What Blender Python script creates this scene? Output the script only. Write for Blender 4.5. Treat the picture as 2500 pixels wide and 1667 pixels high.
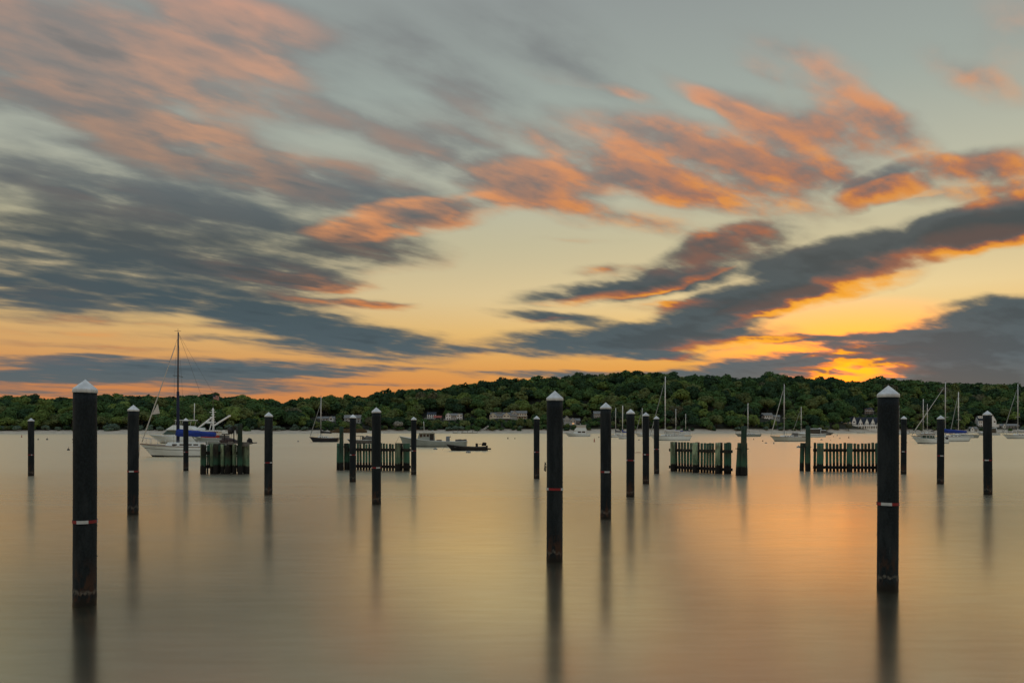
import bpy, bmesh, math, random
import numpy as np
from mathutils import Vector, Matrix, Euler
R = math.radians
for o in list(bpy.data.objects): bpy.data.objects.remove(o)
SC = bpy.context.scene
COL = SC.collection

# ------------------------------------------------------------------ camera
F = 1850.0            # focal length in photograph pixels (2500 wide)
YH = 1051.0           # photograph row of the level horizon
HC = 2.6              # eye height above the water
cd = bpy.data.cameras.new('camera')
cam = bpy.data.objects.new('camera', cd); COL.objects.link(cam)
cam.location = (0, 0, HC); cam.rotation_euler = (R(90), 0, 0)
cd.sensor_fit = 'HORIZONTAL'; cd.sensor_width = 36.0; cd.lens = 36.0 * F / 2500.0
cd.shift_y = (YH - 833.5) / 2500.0          # rising front: verticals stay vertical
cd.clip_start = 0.1; cd.clip_end = 20000
SC.camera = cam

# ------------------------------------------------------------------ colour helpers
def lin(c):
    return tuple(((v / 255) / 12.92 if v / 255 <= .04045 else ((v / 255 + .055) / 1.055) ** 2.4) for v in c)
def lin4(c): return lin(c) + (1.0,)

# ------------------------------------------------------------------ sky
def azel(x, y):
    u = (x - 1250) / F; v = (YH - y) / F
    return math.atan(u), math.atan(v / math.sqrt(1 + u * u))
SUN_AZ, SUN_EL = azel(2075, 882)

class NT:
    def __init__(s, tree): s.t = tree; s.n = tree.nodes; s.l = tree.links
    def node(s, kind, **kw):
        n = s.n.new(kind)
        for k, v in kw.items(): setattr(n, k, v)
        return n
    def put(s, n, i, v):
        if isinstance(v, bpy.types.NodeSocket): s.l.new(v, n.inputs[i])
        elif v is not None: n.inputs[i].default_value = v
    def math(s, op, a, b=None, c=None, clamp=False):
        n = s.node('ShaderNodeMath', operation=op, use_clamp=clamp)
        s.put(n, 0, a); s.put(n, 1, b); s.put(n, 2, c)
        return n.outputs[0]
    def vmath(s, op, a, b=None, scale=None):
        n = s.node('ShaderNodeVectorMath', operation=op)
        s.put(n, 0, a); s.put(n, 1, b)
        if scale is not None: s.put(n, 'Scale', scale)
        return n.outputs['Value'] if op in ('LENGTH', 'DOT_PRODUCT', 'DISTANCE') else n.outputs[0]
    def rng(s, v, a, b, c=0.0, d=1.0, smooth=True):
        n = s.node('ShaderNodeMapRange', interpolation_type='SMOOTHSTEP' if smooth else 'LINEAR')
        s.put(n, 0, v); n.inputs[1].default_value = a; n.inputs[2].default_value = b
        n.inputs[3].default_value = c; n.inputs[4].default_value = d
        return n.outputs[0]
    def ramp(s, v, stops, interp='LINEAR'):
        n = s.node('ShaderNodeValToRGB'); n.color_ramp.interpolation = interp
        e = n.color_ramp.elements
        while len(e) < len(stops): e.new(1.0)
        for el, (p, c) in zip(e, stops): el.position = p
        for el, (p, c) in zip(e, stops): el.color = c if len(c) == 4 else tuple(c) + (1.0,)
        s.put(n, 0, v)
        return n.outputs[0]
    def mix(s, f, a, b, blend='MIX'):
        n = s.node('ShaderNodeMix', data_type='RGBA', blend_type=blend)
        s.put(n, 0, f); s.put(n, 6, a); s.put(n, 7, b)
        return n.outputs[2]
    def noise(s, v, scale, detail=3, rough=.5, col=False, dist=0.0):
        n = s.node('ShaderNodeTexNoise'); s.put(n, 'Vector', v)
        n.inputs['Scale'].default_value = scale; n.inputs['Detail'].default_value = detail
        n.inputs['Roughness'].default_value = rough; n.inputs['Distortion'].default_value = dist
        return n.outputs['Color' if col else 'Fac']
    def comb(s, x, y, z=0.0):
        n = s.node('ShaderNodeCombineXYZ'); s.put(n, 0, x); s.put(n, 1, y); s.put(n, 2, z)
        return n.outputs[0]
    def mapping(s, v, loc=(0, 0, 0), rot=(0, 0, 0), scale=(1, 1, 1), kind='POINT'):
        n = s.node('ShaderNodeMapping', vector_type=kind); s.put(n, 0, v)
        n.inputs[1].default_value = loc; n.inputs[2].default_value = rot; n.inputs[3].default_value = scale
        return n.outputs[0]

# the cloud banks of this sky, by compass bearing and height above the horizon:
# centre and half-sizes read off the photograph (px), tilt, thickness, sunset glow
CLOUDS = [
 (383, 215, 420, 110, 9, .72, .34), (230, 45, 480, 95, 12, .70, .30), (600, 40, 240, 70, 16, .48, .34),
 (610, 140, 190, 34, 22, .30, .34), (90, 150, 340, 110, 12, .62, .03), (330, 335, 450, 65, 15, .56, .15),
 (733, 385, 400, 40, 11, .34, .20), (190, 465, 430, 105, 11, .62, .08), (590, 530, 330, 60, 13, .62, .03),
 (320, 632, 560, 82, 5, .76, .03), (660, 665, 230, 36, 6, .62, .12), (110, 722, 300, 54, 5, .80, .07),
 (630, 766, 280, 44, 9, .95, .00), (920, 834, 220, 38, 7, 1.0, .00), (885, 478, 300, 58, 9, .68, .06),
 (1020, 530, 230, 40, -8, .60, 1.0), (915, 600, 190, 52, 7, .70, .14), (1050, 375, 260, 40, 20, .42, .16),
 (500, 900, 440, 24, 1, .95, .00), (330, 918, 330, 24, 1, .6, .00), (60, 925, 240, 17, 0, .70, .00), (620, 945, 200, 15, 2, .55, .00), (40, 955, 200, 12, 0, .5, .00),
 (640, 835, 240, 12, 4, .55, .0), (790, 866, 190, 11, 5, .42, .10), (160, 812, 320, 14, 3, .22, .4), (920, 745, 100, 11, 4, .5, .45),
 (180, 890, 260, 10, 1, .3, .1),
 (1290, 60, 280, 100, 24, .36, .00), (1400, 170, 300, 60, 25, .22, .03),
 (1950, 130, 180, 40, 18, .26, .75), (1900, 180, 120, 20, 28, .24, .55), (1760, 240, 150, 30, 24, .35, .65),
 (1960, 305, 210, 56, 18, .70, .40), (2130, 278, 170, 46, 30, .50, .80), (1540, 318, 180, 40, 14, .55, .45),
 (1790, 350, 260, 46, 14, .52, .65), (1860, 420, 330, 46, 9, .65, .45), (1505, 395, 200, 55, 18, .45, .60),
 (1310, 450, 160, 54, 6, .70, .42), (1700, 475, 340, 44, 10, .52, .65), (2165, 452, 120, 34, -20, .85, .00),
 (1505, 532, 270, 30, 9, .36, .75), (1540, 224, 70, 16, 15, .25, .6), (2430, 398, 140, 34, -10, .55, .35),
 (2440, 465, 190, 60, -2, .40, .55), (2480, 60, 150, 210, 40, .20, .45), (2350, 185, 160, 40, 25, .2, .5), (2250, 400, 150, 30, 10, .2, .3), (1200, 300, 200, 30, 20, .3, .12),
 (2280, 580, 410, 50, -12, 1.3, .00), (2440, 555, 190, 46, -4, 1.3, .00), (1970, 640, 180, 34, -3, .85, .03),
 (1960, 708, 250, 42, -10, 1.1, .00), (1740, 770, 230, 48, -16, 1.2, .00), (1530, 832, 330, 36, -2, 1.3, .00),
 (1700, 640, 200, 46, -20, .62, .16), (1530, 704, 280, 30, -6, 1.0, .00), (1735, 588, 110, 26, -15, .6, .05),
 (1480, 655, 90, 17, -3, .45, .45), (1350, 776, 160, 15, 4, .75, .05), (1630, 748, 150, 14, -3, .35, .5),
 (2420, 806, 280, 48, -8, 1.3, .00), (2380, 848, 240, 30, -3, 1.0, .0), (2440, 752, 170, 30, -4, 1.0, .00), (2420, 888, 230, 44, 4, 1.3, .00),
 (2050, 827, 260, 12, -1, .95, .1), (1920, 882, 190, 20, -3, 1.1, .00), (1810, 916, 200, 22, 0, 1.15, .0),
 (1640, 872, 90, 11, 2, .75, .0), (1370, 914, 260, 10, 0, .6, .0), (2080, 852, 130, 9, 3, .7, .15), (2180, 938, 200, 13, -4, .9, .0), (2400, 934, 270, 26, 2, 1.2, .0), (1560, 925, 260, 10, 0, .5, .05),
 (1850, 590, 200, 40, 0, .30, .10),
 (900, 300, 380, 70, 18, .34, .04), (1160, 230, 270, 60, 24, .26, .07), (1150, 335, 220, 34, 18, .36, .12), (560, 425, 330, 38, 13, .40, .14),
 (720, 100, 260, 80, 18, .34, .06), (1010, 120, 330, 110, 24, .30, .02), (2290, 905, 170, 24, 8, .9, .0), (1190, 858, 110, 8, 3, .35, .1), (1420, 585, 110, 10, 0, .2, .2),
 (2075, 868, 95, 7, 2, .9, .1), (2010, 904, 80, 6, 4, .8, .1), (2125, 848, 130, 8, 2, .8, .12), (2150, 888, 70, 8, -6, .9, .0),
 (250, 848, 300, 9, 2, .36, .3), (660, 912, 250, 9, 2, .42, .0), (1010, 902, 220, 8, 1, .34, .1), (110, 872, 220, 9, 0, .38, .1), (420, 962, 260, 10, 0, .45, .0), (900, 938, 220, 8, 1, .4, .0),
 (300, 790, 300, 12, 2, .28, .25), (760, 690, 160, 20, 6, .5, .3), (780, 735, 170, 16, 6, .5, .25),
]

def cloud_group():
    g = bpy.data.node_groups.new('cloud_banks', 'ShaderNodeTree')
    g.interface.new_socket('Vector', in_out='INPUT', socket_type='NodeSocketVector')
    g.interface.new_socket('Thickness', in_out='OUTPUT', socket_type='NodeSocketFloat')
    g.interface.new_socket('Glow', in_out='OUTPUT', socket_type='NodeSocketFloat')
    t = NT(g); gi = t.node('NodeGroupInput'); go = t.node('NodeGroupOutput')
    acc = glow = None
    for cx, cy, rx, ry, ang, st, ow in CLOUDS:
        if ow >= .35 and cx > 1250 and cy < 560: st *= 1.2; rx *= 1.06
        rx *= 1.35; ry *= 1.4
        a, e = azel(cx, cy)
        dx, dy = math.cos(R(ang)), math.sin(R(ang))
        a1, e1 = azel(cx + dx * rx, cy + dy * rx); a2, e2 = azel(cx - dx * rx, cy - dy * rx)
        th = math.atan2(e1 - e2, a1 - a2); la = math.hypot(a1 - a2, e1 - e2) / 2
        b1, f1 = azel(cx, cy - ry); lb = abs(f1 - e)
        m = t.mapping(gi.outputs[0], (a, e, 0), (0, 0, th), (la, lb, 1), 'TEXTURE')
        gr = t.node('ShaderNodeTexGradient', gradient_type='SPHERICAL'); t.put(gr, 0, m)
        f = gr.outputs['Fac']
        acc = t.math('MULTIPLY', f, st) if acc is None else t.math('MULTIPLY_ADD', f, st, acc)
        if ow > 0: glow = t.math('MULTIPLY', f, ow) if glow is None else t.math('MULTIPLY_ADD', f, ow, glow)
    t.put(go, 0, acc); t.put(go, 1, glow)
    return g

WIND = R(48)          # the clouds drifted along this bearing during the exposure
def build_world():
    w = bpy.data.worlds.new('World'); SC.world = w; w.use_nodes = True
    t = NT(w.node_tree); t.n.clear()
    tc = t.node('ShaderNodeTexCoord'); d = t.vmath('NORMALIZE', tc.outputs['Generated'])
    sep = t.node('ShaderNodeSeparateXYZ'); t.put(sep, 0, d)
    x, y, z = sep.outputs
    az = t.math('ARCTAN2', x, y); el = t.math('MAXIMUM', t.math('ARCSINE', z), 0.0)
    ae = t.comb(az, el)
    # flat cloud layer seen in perspective, stretched along the wind
    h = t.math('ADD', t.math('MAXIMUM', z, 0.0), 0.11)
    p = t.comb(t.math('DIVIDE', x, h), t.math('DIVIDE', y, h))
    pw = t.mapping(p, rot=(0, 0, WIND))                     # wind along +Y now
    ps = t.mapping(pw, scale=(1.0, .50, 1.0))
    ps2 = t.mapping(pw, loc=(3.1, 7.7, 0), scale=(1.0, .085, 1.0))
    n1 = t.noise(ps, 8.5, 5, .52)
    psb = t.vmath('ADD', ps, t.mapping((math.sin(SUN_AZ) * .30, math.cos(SUN_AZ) * .30, 0), rot=(0, 0, WIND), scale=(1.0, .2, 1.0)))
    n1b = t.noise(psb, 8.5, 5, .52)
    n2 = t.noise(ps2, 13.0, 3, .5)
    nc = t.noise(ps, 4.5, 4, .55, col=True)
    nw = t.vmath('MULTIPLY', t.vmath('SUBTRACT', nc, (.5, .5, .5)), (.085, .034, 0))
    vw = t.vmath('ADD', ae, t.vmath('SCALE', nw, scale=t.rng(el, 0.0, R(22), .34, 1.0, False)))
    grp = cloud_group()
    g1 = t.node('ShaderNodeGroup'); g1.node_tree = grp; t.put(g1, 0, vw)
    ts = t.vmath('SUBTRACT', (SUN_AZ, SUN_EL - .03, 0), vw)
    ts = t.vmath('SCALE', t.vmath('NORMALIZE', ts), scale=.020)
    g2 = t.node('ShaderNodeGroup'); g2.node_tree = grp; t.put(g2, 0, t.vmath('ADD', vw, ts))
    dens, glow, dens2 = g1.outputs[0], g1.outputs[1], g2.outputs[0]
    # beyond the surveyed part of the sky the same kind of broken sheet carries on
    out_az = t.rng(t.math('ABSOLUTE', az), R(35), R(48)); out_el = t.rng(el, R(29), R(36))
    out = t.math('MAXIMUM', out_az, out_el)
    nb = t.noise(t.mapping(pw, loc=(1.3, 4.2, 0), scale=(.7, .25, 1)), 1.1, 4, .55)
    far = t.math('MULTIPLY', t.rng(nb, .45, .75), .45)
    dens = t.math('MULTIPLY_ADD', far, out, dens)
    fglow = t.math('MULTIPLY', t.rng(n1, .45, .65), t.math('MULTIPLY', far, .45))
    glow = t.math('MULTIPLY_ADD', fglow, out, glow)
    nn = t.math('ADD', t.math('MULTIPLY', t.math('SUBTRACT', n1, .5), 1.25), t.math('MULTIPLY', t.math('SUBTRACT', n2, .5), .20))
    wet = t.math('MINIMUM', t.math('MULTIPLY', dens, 1.7), 1.35)
    c = t.math('MULTIPLY_ADD', nn, wet, dens)
    cover = t.rng(c, .02, .50)
    core = t.rng(c, .16, .72)
    edge = t.math('DIVIDE', t.math('SUBTRACT', dens, dens2), t.math('ADD', dens, .12))
    # clear sky: height gradient, warmer towards the sun
    sd = t.vmath('SUBTRACT', ae, (SUN_AZ, SUN_EL, 0))
    sr = t.vmath('LENGTH', t.vmath('MULTIPLY', sd, (.62, 1.25, 0)))
    warm = t.math('POWER', t.rng(sr, 0.0, .62, 1.0, 0.0, False), 1.6)
    hot = t.math('POWER', t.rng(t.vmath('LENGTH', t.vmath('MULTIPLY', sd, (.62, 1.5, 0))), 0.0, .120, 1.0, 0.0, False), 1.3)
    e = t.math('DIVIDE', el, R(40))
    def st(rows): return [(math.atan((YH - y) / F) / R(40), lin4(c)) for y, c in rows][::-1]
    cool = t.ramp(e, [(0, lin4((194, 120, 78)))] + st([(0, (146, 153, 151)), (250, (157, 167, 160)), (450, (178, 181, 165)), (600, (188, 181, 150)),
                          (720, (206, 186, 144)), (810, (216, 178, 118)), (880, (212, 158, 98)), (945, (206, 134, 80))]) + [(1, lin4((182, 198, 210)))])
    sunny = t.ramp(e, [(0, lin4((226, 142, 66)))] + st([(0, (158, 160, 154)), (300, (176, 178, 160)), (500, (203, 197, 165)), (640, (220, 204, 160)),
                          (740, (246, 218, 158)), (820, (250, 200, 112)), (900, (240, 168, 70))]) + [(1, lin4((184, 198, 210)))])
    clear = t.mix(warm, cool, sunny)
    clear = t.mix(t.math('MULTIPLY', hot, .92), clear, (3.4, .70, .0, 1))
    # clouds: slate cores, glowing rims on the sun's side
    slate = t.ramp(e, [(0, lin4((112, 108, 100)))] + st([(0, (128, 132, 132)), (300, (122, 126, 126)), (500, (98, 107, 110)), (620, (78, 86, 88)), (760, (68, 84, 91)), (900, (80, 97, 105))]) + [(1, lin4((140, 144, 148)))])
    thin = t.ramp(e, [(0, lin4((230, 130, 60)))] + st([(0, (204, 156, 136)), (300, (228, 166, 126)), (500, (236, 164, 108)), (650, (240, 154, 90)), (800, (242, 152, 72)), (920, (234, 134, 62))]) + [(1, lin4((196, 150, 130)))])
    slate = t.mix(t.rng(c, .85, 1.5), slate, t.mix(1.0, slate, (.74, .76, .78, 1), 'MULTIPLY'))
    rim = t.rng(edge, .20, .72)
    near = t.rng(sr, .0, .80, 1.0, .45, False)
    face = t.rng(t.math('ADD', t.math('SUBTRACT', n1, n1b), t.math('MULTIPLY', t.math('SUBTRACT', n2, .5), .35)), -.22, .20)
    gl = t.math('MULTIPLY', t.rng(glow, .02, .38), t.math('MULTIPLY_ADD', face, .74, .13))
    lit = t.math('MAXIMUM', t.math('MULTIPLY', rim, near), gl)
    lit = t.math('MULTIPLY', lit, t.rng(c, .55, 1.2, 1.0, .10), clamp=True)
    ember = t.mix(t.rng(sr, .10, .55), lin4((206, 104, 40)), thin)
    fire = t.mix(t.math('MULTIPLY', t.rng(sr, .05, .45, 1.0, 0.0), t.rng(lit, .45, .95)), ember, lin4((255, 170, 36)))
    cloud = t.mix(lit, slate, fire)
    # thin parts let the sky through
    colr = t.mix(t.math('MULTIPLY', cover, t.math('MULTIPLY_ADD', core, .30, .69)), clear, cloud)
    bg = t.node('ShaderNodeBackground'); t.put(bg, 0, colr); bg.inputs[1].default_value = 1.0
    sky = t.node('ShaderNodeTexSky', sky_type='NISHITA'); sky.sun_disc = False
    sky.sun_elevation = SUN_EL; sky.sun_rotation = SUN_AZ; sky.air_density = 1.2; sky.dust_density = 2.0
    bs = t.node('ShaderNodeBackground'); t.put(bs, 0, sky.outputs[0]); bs.inputs[1].default_value = .05
    mx = t.node('ShaderNodeMixShader'); mx.inputs[0].default_value = .985
    t.l.new(bs.outputs[0], mx.inputs[1]); t.l.new(bg.outputs[0], mx.inputs[2])
    ow = t.node('ShaderNodeOutputWorld'); t.l.new(mx.outputs[0], ow.inputs[0])
    w.cycles.sampling_method = 'MANUAL'; w.cycles.sample_map_resolution = 512
build_world()

# ------------------------------------------------------------------ the low sun behind the ridge
sl = bpy.data.lights.new('sun', 'SUN'); sun = bpy.data.objects.new('sun', sl); COL.objects.link(sun)
sl.energy = .022; sl.angle = R(12); sl.color = (1.0, .48, .15)
LAMP_AZ = azel(1850, 868)[0]          # turned left of the sky's glow to shift the orange streak on the water
sdir = Vector((math.sin(LAMP_AZ) * math.cos(SUN_EL), math.cos(LAMP_AZ) * math.cos(SUN_EL), math.sin(SUN_EL)))
sun.rotation_euler = sdir.to_track_quat('Z', 'Y').to_euler(); sun.location = (60, 120, 60)

vs = SC.view_settings
vs.view_transform = 'Standard'; vs.look = 'None'; vs.exposure = 0; vs.gamma = 1; vs.use_curve_mapping = False
SC.cycles.use_denoising = True
SC.cycles.max_bounces = 5
# ================================================================== helpers
MATS = {}
def mat(name, col, rough=.7, var=.0, scale=4.0, col2=None, bump=0.0, metal=0.0, stretch=(1, 1, 1), spec=.4, rnd=0.0):
    if name in MATS: return MATS[name]
    m = bpy.data.materials.new(name); m.use_nodes = True; t = NT(m.node_tree)
    b = m.node_tree.nodes['Principled BSDF']
    b.inputs['Roughness'].default_value = rough; b.inputs['Metallic'].default_value = metal
    b.inputs['Specular IOR Level'].default_value = spec
    c = tuple(col) + (1,)
    tc = t.node('ShaderNodeTexCoord'); v = t.mapping(tc.outputs['Object'], scale=stretch)
    n = t.noise(v, scale, 5, .6)
    c2 = tuple(col2) + (1,) if col2 else tuple(x * (1 - var) for x in col) + (1,)
    colr = t.mix(t.rng(n, .35, .68), c, c2)
    if rnd:
        oi = t.node('ShaderNodeObjectInfo')
        k = t.math('MULTIPLY_ADD', oi.outputs['Random'], rnd * 2, 1 - rnd)
        colr = t.mix(1.0, colr, t.comb(k, k, k), 'MULTIPLY')
    t.put(b, 'Base Color', colr)
    if bump:
        bn = t.node('ShaderNodeBump'); bn.inputs['Strength'].default_value = bump; bn.inputs['Distance'].default_value = .02
        t.put(bn, 'Height', n); t.put(b, 'Normal', bn.outputs[0])
    MATS[name] = m
    return m

def obj(name, me, m=None, parent=None, loc=None, rot=None):
    """link one mesh object; me = a mesh or a bmesh"""
    if isinstance(me, bmesh.types.BMesh):
        b = me; me = bpy.data.meshes.new(name); b.to_mesh(me); b.free()
    o = bpy.data.objects.new(name, me)
    COL.objects.link(o)
    if m is not None and not me.materials: me.materials.append(m)
    if parent is not None: o.parent = parent
    if loc is not None: o.location = loc
    if rot is not None: o.rotation_euler = rot
    return o
def tag(o, label=None, cat=None, group=None, kind=None):
    if label: o['label'] = label
    if cat: o['category'] = cat
    if group: o['group'] = group
    if kind: o['kind'] = kind
    return o
def thing(name, label, cat, loc=(0, 0, 0), rz=0, group=None):
    o = bpy.data.objects.new(name, None); COL.objects.link(o)
    o.location = loc; o.rotation_euler = (0, 0, rz); o.empty_display_size = .3
    return tag(o, label, cat, group)
def dist(y, z=0.0):                      # distance of a point at height z seen on photograph row y
    return F * (HC - z) / (y - YH)
def at(x, Y, z=0.0):                     # position on the vertical plane at distance Y
    return Vector(((x - 1250) / F * Y, Y, z))
def hgt(y, Y): return HC + (YH - y) / F * Y

def bm_box(bm, x0, x1, y0, y1, z0, z1, M=None):
    vs_ = [bm.verts.new((x, y, z)) for z in (z0, z1) for y in (y0, y1) for x in (x0, x1)]
    if M is not None:
        for v in vs_: v.co = M @ v.co
    for f in ((0, 2, 3, 1), (4, 5, 7, 6), (0, 1, 5, 4), (2, 6, 7, 3), (0, 4, 6, 2), (1, 3, 7, 5)):
        bm.faces.new([vs_[i] for i in f])
    return bm
def box(x0, x1, y0, y1, z0, z1, bev=0.0, M=None):
    bm = bm_box(bmesh.new(), x0, x1, y0, y1, z0, z1, M)
    if bev: bmesh.ops.bevel(bm, geom=bm.edges[:], offset=bev, segments=2, affect='EDGES', profile=.6)
    return bm
def bm_tube(bm, pts, rad, n=8, cap=True):
    """tube along a polyline; rad = number or list"""
    pts = [Vector(p) for p in pts]
    if not isinstance(rad, (list, tuple)): rad = [rad] * len(pts)
    rings = []
    for i, p in enumerate(pts):
        a = pts[max(i - 1, 0)]; b = pts[min(i + 1, len(pts) - 1)]
        q = (b - a).to_track_quat('Z', 'Y')
        rings.append([bm.verts.new(p + q @ Vector((math.cos(2 * math.pi * k / n) * rad[i], math.sin(2 * math.pi * k / n) * rad[i], 0))) for k in range(n)])
    for r0, r1 in zip(rings, rings[1:]):
        for k in range(n):
            f = bm.faces.new((r0[k], r0[(k + 1) % n], r1[(k + 1) % n], r1[k])); f.smooth = True
    if cap:
        bm.faces.new(rings[0][::-1]); bm.faces.new(rings[-1])
    return bm
def tube(pts, rad, n=8): return bm_tube(bmesh.new(), pts, rad, n)
def lathe(prof, n=32, wob=None, smooth=True):
    bm = bmesh.new(); rings = []
    for r, z in prof:
        if r < 1e-5: rings.append([bm.verts.new((0, 0, z))])
        else:
            rings.append([])
            for k in range(n):
                a = 2 * math.pi * k / n; rr = r * (1 + (wob(a, z) if wob else 0))
                rings[-1].append(bm.verts.new((rr * math.cos(a), rr * math.sin(a), z)))
    for r0, r1 in zip(rings, rings[1:]):
        for k in range(n):
            if len(r0) == 1 and len(r1) > 1: f = bm.faces.new((r0[0], r1[k], r1[(k + 1) % n]))
            elif len(r1) == 1 and len(r0) > 1: f = bm.faces.new((r0[k], r0[(k + 1) % n], r1[0]))
            elif len(r0) > 1: f = bm.faces.new((r0[k], r0[(k + 1) % n], r1[(k + 1) % n], r1[k]))
            else: continue
            f.smooth = smooth
    bmesh.ops.recalc_face_normals(bm, faces=bm.faces[:])
    return bm
def poly(pts, t0, t1, axis='y'):
    """prism: outline in (x, z), extruded along y from t0 to t1"""
    bm = bmesh.new()
    a = [bm.verts.new((x, t0, z)) for x, z in pts]; b = [bm.verts.new((x, t1, z)) for x, z in pts]
    bm.faces.new(a[::-1]); bm.faces.new(b)
    for i in range(len(pts)): bm.faces.new((a[i], a[(i + 1) % len(pts)], b[(i + 1) % len(pts)], b[i]))
    bmesh.ops.recalc_face_normals(bm, faces=bm.faces[:])
    return bm

# ================================================================== water
def water():
    m = bpy.data.materials.new('harbour_water'); m.use_nodes = True; t = NT(m.node_tree)
    t.n.clear()
    geo = t.node('ShaderNodeNewGeometry')
    v = t.mapping(geo.outputs['Position'], scale=(.07, .50, 1))
    big = t.noise(t.mapping(geo.outputs['Position'], scale=(.010, .05, 1)), 1.0, 3, .5)
    fine = t.noise(v, 1.0, 5, .65)
    rip = t.rng(t.noise(t.mapping(geo.outputs['Position'], scale=(.8, 4.5, 1)), 1.0, 5, .7), .3, .7)
    b = t.node('ShaderNodeBump'); b.inputs['Strength'].default_value = .03; b.inputs['Distance'].default_value = .05
    t.put(b, 'Height', t.math('MULTIPLY_ADD', rip, .12, fine))
    # sheltered and glassy by the piles, choppier out in the open harbour
    sy = t.node('ShaderNodeSeparateXYZ'); t.put(sy, 0, geo.outputs['Position'])
    open_w = t.rng(sy.outputs[1], 5.0, 62.0)
    tint = t.mix(rip, (.95, .865, .660, 1), (1.0, .935, .745, 1))
    lobes = []
    for near, far, amp in ((.105, .17, .08), (.150, .25, .08)):
        gl = t.node('ShaderNodeBsdfAnisotropic', distribution='MULTI_GGX')
        t.put(gl, 'Color', tint)
        r0 = t.math('MULTIPLY_ADD', open_w, far - near, near)
        t.put(gl, 'Roughness', t.math('ADD', t.math('MULTIPLY_ADD', fine, amp, r0), t.math('MULTIPLY', big, amp)))
        t.put(gl, 'Normal', b.outputs[0]); lobes.append(gl)
    gl = t.node('ShaderNodeMixShader'); t.put(gl, 0, t.math('MULTIPLY_ADD', open_w, .30, .30))
    t.l.new(lobes[0].outputs[0], gl.inputs[1]); t.l.new(lobes[1].outputs[0], gl.inputs[2])
    df = t.node('ShaderNodeBsdfDiffuse'); df.inputs[0].default_value = (.004, .012, .011, 1)
    lw = t.node('ShaderNodeLayerWeight'); lw.inputs[0].default_value = .5
    fac = t.ramp(lw.outputs['Facing'], [(0.0, (.10,) * 3), (.55, (.40,) * 3), (.72, (.66,) * 3), (.86, (.88,) * 3), (.96, (.97,) * 3), (1.0, (1.0,) * 3)])
    mx = t.node('ShaderNodeMixShader'); t.put(mx, 0, fac)
    t.l.new(df.outputs[0], mx.inputs[1]); t.l.new(gl.outputs[0], mx.inputs[2])
    o = t.node('ShaderNodeOutputMaterial'); t.l.new(mx.outputs[0], o.inputs[0])
    bm = bmesh.new()
    vs_ = [bm.verts.new(p) for p in ((-2500, -60, 0), (2500, -60, 0), (2500, 2200, 0), (-2500, 2200, 0))]
    bm.faces.new(vs_)
    tag(obj('water', bm, m), kind='structure')
water()
# ================================================================== dock piles
def pile_material():
    m = bpy.data.materials.new('black_pile_sleeve'); m.use_nodes = True; t = NT(m.node_tree)
    b = m.node_tree.nodes['Principled BSDF']
    tc = t.node('ShaderNodeTexCoord'); P = tc.outputs['Object']
    oi = t.node('ShaderNodeObjectInfo')
    sh = t.vmath('ADD', P, t.vmath('SCALE', (7.3, 3.1, 5.7), scale=oi.outputs['Random']))
    fine = t.noise(t.mapping(sh, scale=(1, 1, .7)), 38, 4, .65)
    scr = t.noise(t.mapping(sh, scale=(9, 9, .7)), 2.2, 4, .6)
    z = t.node('ShaderNodeSeparateXYZ'); t.put(z, 0, P); z = z.outputs[2]
    col = t.mix(t.rng(fine, .35, .7), (.0030, .0066, .0092, 1), (.0095, .0165, .0215, 1))
    blotch = t.noise(t.mapping(sh, scale=(2.5, 2.5, .6)), 1.6, 4, .6)
    col = t.mix(t.math('MULTIPLY', t.rng(blotch, .48, .66), .55), col, (.024, .031, .036, 1))
    # pale scrapes where boats rubbed
    col = t.mix(t.math('MULTIPLY', t.rng(scr, .69, .76), t.math('MULTIPLY', t.rng(z, 1.7, 1.2), .35)), col, (.10, .13, .14, 1))
    # weed and rust tones near the water, a pale salt line
    weed = t.noise(t.mapping(sh, scale=(3, 3, 1.2)), 2.5, 4, .6)
    zz = t.math('ADD', z, t.math('MULTIPLY', t.math('SUBTRACT', weed, .5), .35))
    col = t.mix(t.math('MULTIPLY', t.rng(zz, .85, .25), t.rng(weed, .45, .62)), col, (.045, .024, .016, 1))
    band = t.math('MULTIPLY', t.rng(zz, .16, .20), t.rng(zz, .26, .21))
    col = t.mix(t.math('MULTIPLY', band, t.rng(fine, .40, .60, .1, .55)), col, (.16, .15, .13, 1))
    col = t.mix(t.rng(zz, .13, .05), col, (.006, .007, .007, 1))
    t.put(b, 'Base Color', col)
    b.inputs['Specular IOR Level'].default_value = .20
    t.put(b, 'Roughness', t.rng(zz, .15, .05, .75, .5))
    bn = t.node('ShaderNodeBump'); bn.inputs['Strength'].default_value = .35; bn.inputs['Distance'].default_value = .006
    t.put(bn, 'Height', fine); t.put(b, 'Normal', bn.outputs[0])
    return m
M_PILE = pile_material()
M_CAP = mat('white_cap_plastic', (.62, .68, .73), .5, .28, 7.0, bump=.08, rnd=.10, stretch=(1, 1, .35))
M_RED = mat('red_reflective_tape', (.20, .007, .012), .6, .25, 9)
M_WHITE_TAPE = mat('white_reflective_tape', (.42, .46, .48), .6, .15, 14)
M_BOLT = mat('galvanised_bolt', (.45, .46, .47), .4, .2, 20, metal=.6)

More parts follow.
